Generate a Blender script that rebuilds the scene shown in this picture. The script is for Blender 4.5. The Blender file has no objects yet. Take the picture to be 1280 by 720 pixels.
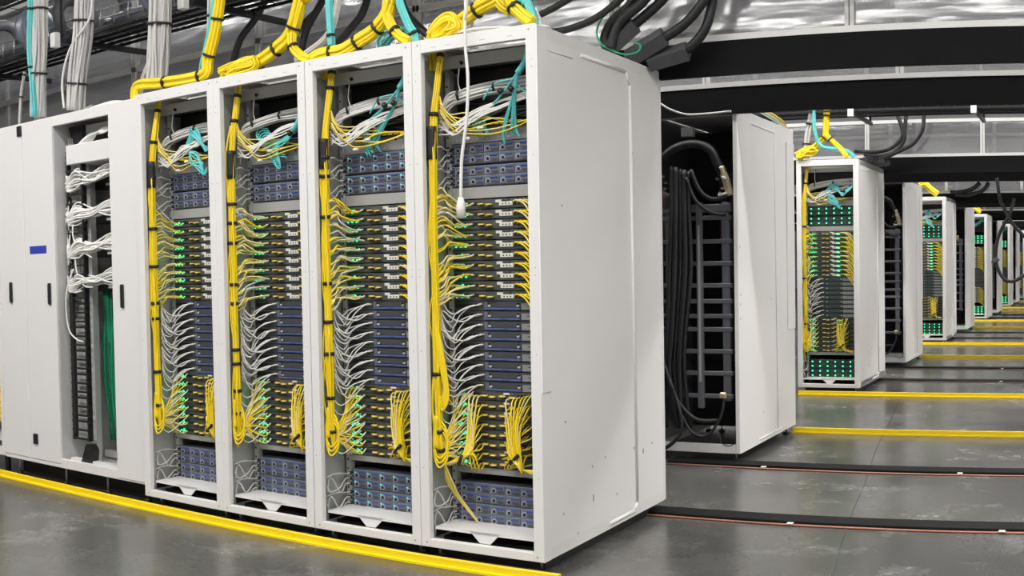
import bpy, math, random
from mathutils import Vector, Matrix
rnd = random.Random(7)
SC = bpy.context.scene
COL = SC.collection

# ---------------------------------------------------------------- camera (stitched phone panorama: cylindrical)
F = 1378.6112; CX = 1291.9763; CY = 373.8377; EYE = 1.26
cd = bpy.data.cameras.new('camera'); cam = bpy.data.objects.new('camera', cd); COL.objects.link(cam); SC.camera = cam
cd.type = 'PANO'; cd.panorama_type = 'CENTRAL_CYLINDRICAL'; cd.clip_end = 500
cd.central_cylindrical_range_u_min = -CX/F; cd.central_cylindrical_range_u_max = (1280-CX)/F
cd.central_cylindrical_range_v_min = -(720-CY)/F; cd.central_cylindrical_range_v_max = CY/F
cd.central_cylindrical_radius = 1
def _cam():
    yaw, pitch, roll = .054, .0351, .0019
    A = Matrix(((math.cos(yaw), math.sin(yaw), 0), (-math.sin(yaw), math.cos(yaw), 0), (0, 0, 1)))
    c, s = math.cos(pitch), math.sin(pitch); B = Matrix(((1, 0, 0), (0, c, -s), (0, s, c)))
    c, s = math.cos(roll), math.sin(roll); Cc = Matrix(((c, 0, -s), (0, 1, 0), (s, 0, c)))
    M = (Cc@B@A).transposed()
    R = Matrix((M.col[0], M.col[2], -M.col[1])).transposed().to_4x4()
    R.translation = (0, 0, EYE); cam.matrix_world = R
_cam()
SC.view_settings.view_transform = 'Standard'; SC.view_settings.look = 'None'
SC.view_settings.gamma = 1; SC.view_settings.use_curve_mapping = False
SC.view_settings.exposure = 1.15
w = bpy.data.worlds.new('world'); SC.world = w; w.use_nodes = True
w.node_tree.nodes['Background'].inputs[0].default_value = (.8, .87, 1, 1)
w.node_tree.nodes['Background'].inputs[1].default_value = .3

LIGHT_ROWS = [(-1.2, 170), (1.9, 150), (5.84, 85), (9.0, 190), (12.1, 55), (15.3, 170), (18.4, 55), (21.5, 170), (27.8, 170), (34.0, 170), (40.4, 170), (46.5, 170)]  # row behind the camera is added fill for the rack fronts
LIGHT_Z = 4.3

# ---------------------------------------------------------------- materials
MATS = {}
def pbr(name, col, rough=.5, metal=0., emit=None, es=0., noise=0., nscale=8., bump=0., spec=None, coat=0.):
    m = bpy.data.materials.new(name); m.use_nodes = True
    nt = m.node_tree; b = nt.nodes['Principled BSDF']
    b.inputs['Base Color'].default_value = (*col, 1); b.inputs['Roughness'].default_value = rough
    b.inputs['Metallic'].default_value = metal
    if spec is not None: b.inputs['Specular IOR Level'].default_value = spec
    if coat: b.inputs['Coat Weight'].default_value = coat
    if emit: b.inputs['Emission Color'].default_value = (*emit, 1); b.inputs['Emission Strength'].default_value = es
    if noise or bump:
        tc = nt.nodes.new('ShaderNodeTexCoord'); n = nt.nodes.new('ShaderNodeTexNoise')
        n.inputs['Scale'].default_value = nscale; n.inputs['Detail'].default_value = 4
        nt.links.new(tc.outputs['Object'], n.inputs['Vector'])
        if noise:
            mx = nt.nodes.new('ShaderNodeMix'); mx.data_type = 'RGBA'
            mx.inputs[6].default_value = (*[c*(1-noise) for c in col], 1)
            mx.inputs[7].default_value = (*[min(1, c*(1+noise)) for c in col], 1)
            nt.links.new(n.outputs['Fac'], mx.inputs[0]); nt.links.new(mx.outputs[2], b.inputs['Base Color'])
        if bump:
            bp = nt.nodes.new('ShaderNodeBump'); bp.inputs['Strength'].default_value = bump; bp.inputs['Distance'].default_value = .01
            nt.links.new(n.outputs['Fac'], bp.inputs['Height']); nt.links.new(bp.outputs['Normal'], b.inputs['Normal'])
    MATS[name] = m; return m
pbr('white_paint', (.78, .765, .75), .38, noise=.015, nscale=3)
pbr('side_paint', (.84, .825, .81), .40, noise=.02, nscale=2)
pbr('grey_steel', (.42, .42, .41), .45, .1, noise=.05)
pbr('pale_steel', (.58, .58, .57), .42, .15, noise=.04)
pbr('galvanised', (.45, .45, .46), .32, .8, noise=.15, nscale=20)
pbr('dark_steel', (.045, .045, .05), .45, .6, noise=.2)
pbr('slate_steel', (.19, .195, .215), .42, .4, noise=.1)
pbr('black_plastic', (.012, .012, .013), .45)
pbr('black_rubber', (.007, .007, .0075), .75, noise=.3, spec=.15)
pbr('cord_black', (.018, .018, .019), .38, bump=.2, nscale=300)
pbr('shrink_grey', (.075, .076, .085), .55)
pbr('yellow_cable', (.92, .69, .015), .38)
pbr('yellow_paint', (.98, .70, .006), .45, noise=.03)
pbr('pale_yellow', (.86, .74, .30), .4)
pbr('white_cable', (.80, .79, .75), .4)
pbr('grey_cable', (.60, .59, .57), .5, noise=.06, nscale=30)
pbr('teal_cable', (.13, .60, .60), .4)
pbr('green_cable', (.02, .42, .20), .45)
pbr('blue_box', (.19, .205, .255), .38, .35, noise=.15, nscale=40)
pbr('lit_edge_frame', (.50, .54, .66), .35, .5)  # pale tone puts lit edges into the chassis strips and rings
pbr('blue_tab', (.05, .09, .36), .35)
pbr('green_dark', (.012, .20, .09), .5)
pbr('deep_teal', (.045, .085, .085), .4, .3)
pbr('deep_slate', (.07, .085, .08), .4, .2)
pbr('blue_label', (.03, .05, .42), .5)
pbr('switch_body', (.10, .115, .10), .45, .2)
pbr('server_body', (.085, .088, .10), .42, .3)
pbr('server_strip', (.12, .17, .38), .35, .3)
pbr('server_plate', (.32, .34, .33), .4, .3)
pbr('label_plate', (.78, .76, .68), .5)
pbr('amber', (.65, .42, .04), .4)
pbr('copper', (.46, .20, .12), .35, .3)
pbr('hose_brown', (.10, .06, .05), .5)
pbr('brass', (.75, .62, .42), .35, .6)
pbr('green_led', (.05, .7, .25), .4, emit=(.03, 1.0, .28), es=1.5)
pbr('cyan_led', (.05, .7, .55), .4, emit=(.05, .8, .5), es=.5)
pbr('tag_grey', (.42, .42, .42), .6)
pbr('ceiling_paint', (.09, .09, .095), .8)
pbr('wall_paint', (.5, .5, .5), .8, noise=.05, nscale=.6)
pbr('wall_white', (.78, .78, .77), .8, noise=.03, nscale=.6)
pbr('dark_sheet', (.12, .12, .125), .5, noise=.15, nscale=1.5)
pbr('lamp_diffuser', (.9, .9, .9), .5, emit=(1, .99, .96), es=6)
pbr('tape_red', (.55, .2, .12), .5)

def floor_mat():
    m = bpy.data.materials.new('polished_concrete'); m.use_nodes = True; nt = m.node_tree; b = nt.nodes['Principled BSDF']
    N = nt.nodes.new; Lk = nt.links.new
    tc = N('ShaderNodeTexCoord')
    n1 = N('ShaderNodeTexNoise'); n1.inputs['Scale'].default_value = .7; n1.inputs['Detail'].default_value = 7; n1.inputs['Roughness'].default_value = .62
    n2 = N('ShaderNodeTexNoise'); n2.inputs['Scale'].default_value = 45; n2.inputs['Detail'].default_value = 5
    n3 = N('ShaderNodeTexNoise'); n3.inputs['Scale'].default_value = 1.9; n3.inputs['Detail'].default_value = 9; n3.inputs['Roughness'].default_value = .72
    for n in (n1, n2, n3): Lk(tc.outputs['Object'], n.inputs['Vector'])
    r1 = N('ShaderNodeValToRGB'); e = r1.color_ramp.elements
    e[0].position = .34; e[0].color = (.052, .051, .049, 1); e[1].position = .66; e[1].color = (.145, .141, .132, 1)
    Lk(n1.outputs['Fac'], r1.inputs['Fac'])
    mx = N('ShaderNodeMix'); mx.data_type = 'RGBA'; mx.blend_type = 'MULTIPLY'; mx.inputs[0].default_value = .35
    r2 = N('ShaderNodeValToRGB'); r2.color_ramp.elements[0].position = .3; r2.color_ramp.elements[1].position = .6
    r2.color_ramp.elements[0].color = (.55, .55, .55, 1)
    Lk(n2.outputs['Fac'], r2.inputs['Fac']); Lk(r1.outputs['Color'], mx.inputs[6]); Lk(r2.outputs['Color'], mx.inputs[7])
    # pale worn dusty scuffs
    r3 = N('ShaderNodeValToRGB'); r3.color_ramp.elements[0].position = .54; r3.color_ramp.elements[1].position = .74
    Lk(n3.outputs['Fac'], r3.inputs['Fac'])
    sc = N('ShaderNodeMath'); sc.operation = 'MULTIPLY'; sc.inputs[1].default_value = .75; Lk(r3.outputs['Color'], sc.inputs[0])
    mx2 = N('ShaderNodeMix'); mx2.data_type = 'RGBA'; mx2.inputs[7].default_value = (.30, .295, .28, 1)
    Lk(sc.outputs[0], mx2.inputs[0]); Lk(mx.outputs[2], mx2.inputs[6]); Lk(mx2.outputs[2], b.inputs['Base Color'])
    mr = N('ShaderNodeMapRange'); mr.inputs[3].default_value = .16; mr.inputs[4].default_value = .34; Lk(n3.outputs['Fac'], mr.inputs[0]); Lk(mr.outputs[0], b.inputs['Roughness'])
    b.inputs['Specular IOR Level'].default_value = .45
    bp = N('ShaderNodeBump'); bp.inputs['Strength'].default_value = .05; bp.inputs['Distance'].default_value = .004
    Lk(n1.outputs['Fac'], bp.inputs['Height']); Lk(bp.outputs['Normal'], b.inputs['Normal'])
    MATS['concrete'] = m
floor_mat()
def clear_mat():
    m = bpy.data.materials.new('clear_polycarbonate'); m.use_nodes = True; nt = m.node_tree
    N = nt.nodes.new; Lk = nt.links.new; out = nt.nodes['Material Output']; nt.nodes.remove(nt.nodes['Principled BSDF'])
    tc = N('ShaderNodeTexCoord'); mp = N('ShaderNodeMapping'); mp.inputs['Scale'].default_value = (.9, 1, 4.5)
    n = N('ShaderNodeTexNoise'); n.inputs['Scale'].default_value = 1.6; n.inputs['Detail'].default_value = 2.5
    Lk(tc.outputs['Object'], mp.inputs['Vector']); Lk(mp.outputs['Vector'], n.inputs['Vector'])
    bp = N('ShaderNodeBump'); bp.inputs['Strength'].default_value = .22; bp.inputs['Distance'].default_value = .04; Lk(n.outputs['Fac'], bp.inputs['Height'])
    tr = N('ShaderNodeBsdfTransparent'); tr.inputs[0].default_value = (.86, .86, .87, 1)
    gl = N('ShaderNodeBsdfGlossy'); gl.inputs['Roughness'].default_value = .16; gl.inputs['Color'].default_value = (.85, .85, .85, 1); Lk(bp.outputs['Normal'], gl.inputs['Normal'])
    df = N('ShaderNodeBsdfTranslucent'); df.inputs['Color'].default_value = (.42, .42, .43, 1)
    dd = N('ShaderNodeBsdfDiffuse'); dd.inputs['Color'].default_value = (.36, .36, .37, 1)
    m0 = N('ShaderNodeMixShader'); m0.inputs[0].default_value = .5; Lk(df.outputs[0], m0.inputs[1]); Lk(dd.outputs[0], m0.inputs[2])
    m1 = N('ShaderNodeMixShader'); m1.inputs[0].default_value = .40; Lk(tr.outputs[0], m1.inputs[1]); Lk(m0.outputs[0], m1.inputs[2])
    m2 = N('ShaderNodeMixShader'); m2.inputs[0].default_value = .24; Lk(m1.outputs[0], m2.inputs[1]); Lk(gl.outputs[0], m2.inputs[2])
    Lk(m2.outputs[0], out.inputs['Surface']); MATS['clear'] = m
clear_mat()

# ---------------------------------------------------------------- mesh helpers
PAL = {}
class MB:
    def __init__(s): s.v = []; s.f = []; s.m = []; s.mats = []; s.sm = []
    def mi(s, mat):
        if mat not in s.mats: s.mats.append(mat)
        return s.mats.index(mat)
    def box(s, x0, x1, y0, y1, z0, z1, mat='white_paint', bev=0.):
        i = len(s.v); k = s.mi(mat)
        if bev <= 0:
            s.v += [(x, y, z) for z in (z0, z1) for y in (y0, y1) for x in (x0, x1)]
            for q in ((0, 2, 3, 1), (4, 5, 7, 6), (0, 1, 5, 4), (1, 3, 7, 5), (3, 2, 6, 7), (2, 0, 4, 6)):
                s.f.append(tuple(i+a for a in q)); s.m.append(k); s.sm.append(0)
        else:
            b = min(bev, (x1-x0)/2.01, (y1-y0)/2.01, (z1-z0)/2.01)
            idx = {}
            X = (x0, x1); Y = (y0, y1); Z = (z0, z1); sg = (1, -1)
            for a in (0, 1):
                for c in (0, 1):
                    for d in (0, 1):
                        p = (X[a], Y[c], Z[d]); o = (sg[a]*b, sg[c]*b, sg[d]*b)
                        for ax in (0, 1, 2):
                            q = [p[t] + (0 if t == ax else o[t]) for t in range(3)]
                            idx[(a, c, d, ax)] = len(s.v); s.v.append(tuple(q))
            fs = []
            for ax in (0, 1, 2):
                o1, o2 = [t for t in (0, 1, 2) if t != ax]
                for side in (0, 1):
                    loop = []
                    for (p, q) in ((0, 0), (1, 0), (1, 1), (0, 1)):
                        k3 = [0, 0, 0]; k3[ax] = side; k3[o1] = p; k3[o2] = q; loop.append(idx[(*k3, ax)])
                    fs.append(loop)
                for (p, q) in ((0, 0), (0, 1), (1, 0), (1, 1)):
                    k0 = [0, 0, 0]; k1 = [0, 0, 0]; k0[ax] = 0; k1[ax] = 1; k0[o1] = k1[o1] = p; k0[o2] = k1[o2] = q
                    fs.append([idx[(*k0, o1)], idx[(*k1, o1)], idx[(*k1, o2)], idx[(*k0, o2)]])
            for a in (0, 1):
                for c in (0, 1):
                    for d in (0, 1): fs.append([idx[(a, c, d, 0)], idx[(a, c, d, 1)], idx[(a, c, d, 2)]])
            cx, cy, cz = (x0+x1)/2, (y0+y1)/2, (z0+z1)/2
            for l in fs:
                P = [Vector(s.v[t]) for t in l]; n = (P[1]-P[0]).cross(P[2]-P[0]); g = sum(P, Vector())/len(P) - Vector((cx, cy, cz))
                if n.dot(g) < 0: l = l[::-1]
                s.f.append(tuple(l)); s.m.append(k); s.sm.append(0)
        return s
    def prism(s, pts, axis, a0, a1, mat):
        """pts: 2-D outline in the plane across `axis`, extruded a0..a1"""
        i = len(s.v); k = s.mi(mat); n = len(pts)
        for a in (a0, a1):
            for (p, q) in pts: s.v.append((a, p, q) if axis == 'x' else (p, a, q) if axis == 'y' else (p, q, a))
        s.f.append(tuple(i+t for t in range(n))[::-1]); s.f.append(tuple(i+n+t for t in range(n)))
        s.m += [k, k]; s.sm += [0, 0]
        for t in range(n):
            u = (t+1) % n; s.f.append((i+t, i+u, i+n+u, i+n+t)); s.m.append(k); s.sm.append(0)
        return s
    def tube(s, pts, r, mat, n=6, closed=False, caps=True):
        P = [Vector(p) for p in pts]; m = len(P); i0 = len(s.v); k = s.mi(mat)
        up = Vector((0, 0, 1)); prev = None
        for j, p in enumerate(P):
            if closed: t = P[(j+1) % m]-P[j-1]
            else: t = P[min(j+1, m-1)]-P[max(j-1, 0)]
            if t.length < 1e-9: t = Vector((0, 0, 1))
            t.normalize()
            if prev is None:
                a = up if abs(t.z) < .9 else Vector((1, 0, 0)); u = t.cross(a).normalized()
            else:
                u = prev - t*prev.dot(t)
                u = u.normalized() if u.length > 1e-6 else t.orthogonal().normalized()
            prev = u; v = t.cross(u); rr = r[j] if isinstance(r, (list, tuple)) else r
            for q in range(n):
                an = 2*math.pi*q/n; s.v.append(tuple(p + (u*math.cos(an)+v*math.sin(an))*rr))
        for j in range(m if closed else m-1):
            a = i0+j*n; b = i0+((j+1) % m)*n
            for q in range(n):
                w_ = (q+1) % n; s.f.append((a+q, a+w_, b+w_, b+q)); s.m.append(k); s.sm.append(1)
        if caps and not closed:
            s.f.append(tuple(i0+q for q in range(n))[::-1]); s.f.append(tuple(i0+(m-1)*n+q for q in range(n))); s.m += [k, k]; s.sm += [0, 0]
        return s
    def cyl(s, c, r, h, axis, mat, n=12):
        d = {'x': (1, 0, 0), 'y': (0, 1, 0), 'z': (0, 0, 1)}[axis]; c = Vector(c); d = Vector(d)*h
        return s.tube([c, c+d], r, mat, n)
    def mesh(s, name):
        me = bpy.data.meshes.new(name); me.from_pydata(s.v, [], s.f)
        for mt in s.mats: me.materials.append(MATS[PAL.get(mt, mt)])
        me.polygons.foreach_set('material_index', s.m); me.polygons.foreach_set('use_smooth', [bool(x) for x in s.sm]); me.update(); return me
def smooth(pts, sub=4):
    P = [Vector(p) for p in pts]; out = []
    for i in range(len(P)-1):
        p0 = P[max(i-1, 0)]; p1 = P[i]; p2 = P[i+1]; p3 = P[min(i+2, len(P)-1)]
        for k in range(sub):
            t = k/sub
            out.append(.5*((2*p1)+(p2-p0)*t+(2*p0-5*p1+4*p2-p3)*t*t+(3*p1-p0-3*p2+p3)*t*t*t))
    out.append(P[-1]); return out
def frames(Q):
    fr = []; prev = None
    for j, p in enumerate(Q):
        t = (Q[min(j+1, len(Q)-1)]-Q[max(j-1, 0)]).normalized()
        if prev is None: u = t.cross(Vector((0, 1, 0)) if abs(t.y) < .9 else Vector((1, 0, 0))).normalized()
        else:
            u = prev-t*prev.dot(t); u.normalize()
        prev = u; fr.append((p, u, t.cross(u)))
    return fr
def strands(mb, pts, R, n, r, mat, sub=4, spread=None, wob=.25, rng=rnd, sides=5, flat=1., core=True):
    Q = smooth(pts, sub); fr = frames(Q); m = len(Q)
    if core: mb.tube(Q, [R*.78*(spread(j/(m-1)) if spread else 1) for j in range(m)], mat, 8)
    for k in range(n):
        an = 2.39996*k; rad = R*(math.sqrt((k+.5)/n)*.35+.62); ph = rng.uniform(0, 6.28); tw = rng.uniform(-.5, .5)
        L = []
        for j, (p, u, v) in enumerate(fr):
            t = j/(m-1); s_ = spread(t) if spread else 1
            a = an+tw*t+wob*math.sin(ph+t*7); rr = rad*s_*(1+.07*math.sin(ph*2+t*9))
            L.append(p+(u*math.cos(a)+v*math.sin(a)*flat)*rr)
        mb.tube(L, r, mat, sides)
    return Q
def obj(name, mb, parent=None, loc=(0, 0, 0), **pr):
    me = mb.mesh(name) if isinstance(mb, MB) else mb
    o = bpy.data.objects.new(name, me); COL.objects.link(o); o.parent = parent; o.location = loc
    for k, v in pr.items(): o[k] = v
    return o
def thing(name, label, cat, loc=(0, 0, 0), rot=0, group=None):
    o = bpy.data.objects.new(name, None); COL.objects.link(o); o.location = loc; o.rotation_euler = (0, 0, rot)
    o.empty_display_size = .05; o['label'] = label; o['category'] = cat
    if group: o['group'] = group
    return o
def solo(name, mb, label, cat, loc=(0, 0, 0), group=None, rot=0):
    o = obj(name, mb, None, loc); o.rotation_euler = (0, 0, rot); o['label'] = label; o['category'] = cat
    if group: o['group'] = group
    return o
def struct(name, mb): return obj(name, mb, kind='structure')
def copy_tree(o, parent=None):
    c = o.copy(); COL.objects.link(c); c.parent = parent
    for ch in [x for x in COL.objects if x.parent == o]: copy_tree(ch, c)
    return c
def ring(mb, fr, i, R, mat, h=.012):
    p, u, v = fr[i]; t = u.cross(v)
    mb.tube([p-t*h, p+t*h], R, mat, 10)

# ---------------------------------------------------------------- room
DA = 3.861; DEP = 1.30; RA = 5.16; RB = 6.517; FB = 7.816; ZT = 2.22; ZB = .06; PER = 6.284
ROWX = [-2.12, -2.17, -2.19, -2.20, -2.21, -2.20, -2.2, -2.2, -2.2, -2.2, -2.2, -2.2, -2.2, -2.2, -2.2, -2.2]
XL, XR_, YN, YF = -14, 7, -5, 62; HC = 5.0
struct('floor', MB().box(XL, XR_, YN, YF, -.1, 0, 'concrete'))
struct('ceiling', MB().box(XL, XR_, YN, YF, HC, HC+.1, 'ceiling_paint'))
struct('wall_left', MB().box(XL-.1, XL, YN, YF, 0, HC, 'wall_paint'))
struct('wall_right', MB().box(XR_, XR_+.1, YN, YF, 0, HC, 'wall_white'))
struct('wall_back', MB().box(XL, XR_, YF, YF+.1, 0, HC, 'wall_paint'))
struct('wall_front', MB().box(XL, XR_, YN-.1, YN, 0, HC, 'wall_paint'))
# dark crack wandering over the slab
jm = MB(); jp = smooth([(-1.76, 9.9, .0008), (-1.60, 8.6, .0008), (-1.455, 7.3, .0008), (-1.30, 6.2, .0008), (-1.20, 5.37, .0008), (-1.09, 4.6, .0008), (-1.03, 4.2, .0008), (-.95, 3.2, .0008)], 6)
for i in range(len(jp)-1):
    a, b = jp[i], jp[i+1]; k = jm.mi('dark_steel'); j = len(jm.v); wd = .0022
    jm.v += [(a.x-wd, a.y, a.z), (a.x+wd, a.y, a.z), (b.x+wd, b.y, b.z), (b.x-wd, b.y, b.z)]; jm.f.append((j, j+1, j+2, j+3)); jm.m.append(k); jm.sm.append(0)
struct('floor_crack_1', jm)
ORD = ['first', 'second', 'third', 'fourth', 'fifth', 'sixth', 'seventh', 'eighth', 'ninth', 'tenth', 'eleventh', 'twelfth']
# aisle lights, plus one added fill row behind the camera
for i, (y, pw) in enumerate(LIGHT_ROWS):
    L = thing('strip_light', 'long white batten light hanging over the %s aisle, counted from the added fill behind the camera' % ORD[i], 'ceiling light', (-1.2, y, LIGHT_Z+.03))
    obj('housing', MB().box(-8, 8, -.1, .1, .02, .1, 'pale_steel', .01), L)
    obj('hanger', MB().box(-6, -5.98, -.01, .01, .1, HC-LIGHT_Z-.03, 'dark_steel'), L)
    obj('hanger', MB().box(5.98, 6, -.01, .01, .1, HC-LIGHT_Z-.03, 'dark_steel'), L)
    obj('diffuser', MB().box(-7.9, 7.9, -.07, .07, 0, .02, 'lamp_diffuser', .005), L)
    ld = bpy.data.lights.new('aisle_light', 'AREA'); ld.shape = 'RECTANGLE'; ld.size = 15.5; ld.size_y = .3; ld.energy = pw*1.0; ld.color = (1, .985, .96)
    lo = bpy.data.objects.new('aisle_light', ld); COL.objects.link(lo); lo.location = (-1.2, y, LIGHT_Z-.02)

# rear planes of the rows carry the containment curtain walls
REARS = []; FRONTS = []
for k in range(8): REARS += [RA+PER*k, RB+PER*k]; FRONTS += [DA+PER*k, FB+PER*k]
NR = 14
rown = ['front', 'second', 'third', 'fourth', 'fifth', 'sixth', 'seventh', 'eighth', 'ninth', 'tenth', 'eleventh', 'twelfth', 'thirteenth', 'fourteenth']
def containment(i):
    y = REARS[i]; x0, x1 = -9.5, 5.5; s = -1 if i % 2 == 0 else 1   # s: towards the cold side
    yb = y
    C_ = thing('containment_wall', 'framed clear aisle screen over a black band, above the %s row rear' % rown[i], 'aisle screen', (0, yb, 0))
    obj('blanking_band', MB().box(x0, x1, -.02, .02, 2.18, 2.345, 'black_rubber'), C_)
    fr_ = MB()
    fr_.box(x0, x1, -.025, .025, 2.345, 2.375, 'white_paint'); fr_.box(x0, x1, -.025, .025, 2.70, 2.735, 'white_paint'); fr_.box(x0, x1, -.025, .025, 3.45, 3.49, 'white_paint')
    gl = MB(); mid = -1.145
    xs = [mid + 1.22*k for k in range(-7, 6)]
    for q in xs: fr_.box(q-.022, q-.003, -.025, .025, 2.375, 3.45, 'white_paint'); fr_.box(q+.003, q+.022, -.025, .025, 2.375, 3.45, 'white_paint')
    obj('screen_frame', fr_, C_)
    for q in xs[:-1]:
        g = MB().box(q+.022, q+1.198, -.003, .003, 2.375, 2.70, 'clear'); obj('clear_pane', g, C_)
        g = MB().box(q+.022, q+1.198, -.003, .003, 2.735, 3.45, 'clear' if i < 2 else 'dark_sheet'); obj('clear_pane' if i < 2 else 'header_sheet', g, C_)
    hg = MB()
    for q in xs[::3]: hg.box(q-.01, q+.01, -.01, .01, 3.49, HC, 'dark_steel')
    obj('hanger', hg, C_)
for i in range(NR): containment(i)
# floor strips on the containment line, with cords and clips
for i in range(NR):
    y = REARS[i]; x1 = 5.5
    x0 = ROWX[i]-.45
    S_ = thing('floor_strip', 'flat black rubber floor strip on the rear line of the %s row' % rown[i], 'floor strip', (0, y, 0))
    obj('strip', MB().box(x0, x1, -.115, .03, 0, .018, 'black_rubber', .004), S_)
    if i < 6:
        rr = random.Random(50+i)
        for q in range(2):
            yy = y-.124-.011*q-(.015 if i % 2 else 0)
            pts = [(x0+.3*k, yy+rr.uniform(-.003, .003), .005) for k in range(int((x1-x0)/.3)+1)]
            solo('floor_cable', MB().tube(pts, .0034, 'copper' if i < 2 else 'hose_brown', 6), '%s cord along the black strip behind the %s row, %s of the pair' % ('copper-red' if i < 2 else 'dark brown', rown[i], 'nearer' if q else 'farther'), 'cord')
        for xx in ({0: (-1.43, -.42), 1: (-1.98, -.78), 2: (-.95,), 3: (-1.05,)}.get(i, (-1.1,))):
            solo('cord_clip', MB().box(-.016, .016, -.016, .016, .0095, .014, 'label_plate', .002), 'small white clip over the cord behind the %s row, the %s one' % (rown[i], 'left' if xx < -1.2 else 'right'), 'clip', (xx, y-.130, 0))
# yellow kerbs on the front line of each row
KY = [3.80, 7.80, 10.04, 14.1, 16.35, 20.4, 22.65, 26.7, 28.9, 32.9, 35.2, 39.2, 41.5, 45.5]
for i in range(NR):
    k = MB(); yy = KY[i]; x0 = -9.5 if i == 0 else ROWX[i]-.02-.55*(i in (2, 4, 6, 8)); x1 = 5.5 if i else -2.02
    sg = -1 if i % 2 == 0 else 1
    o = [(0, 0), (.018, 0), (.018, .040), (.002, .040), (0, .038), (0, .012), (-.012, .009), (-.012, 0)]
    k.prism([(yy+a, b) for a, b in o], 'x', x0, x1, 'yellow_paint')
    solo('yellow_kerb', k, 'bright yellow kick strip on the floor along the front of the %s row' % rown[i], 'floor edging')

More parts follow.
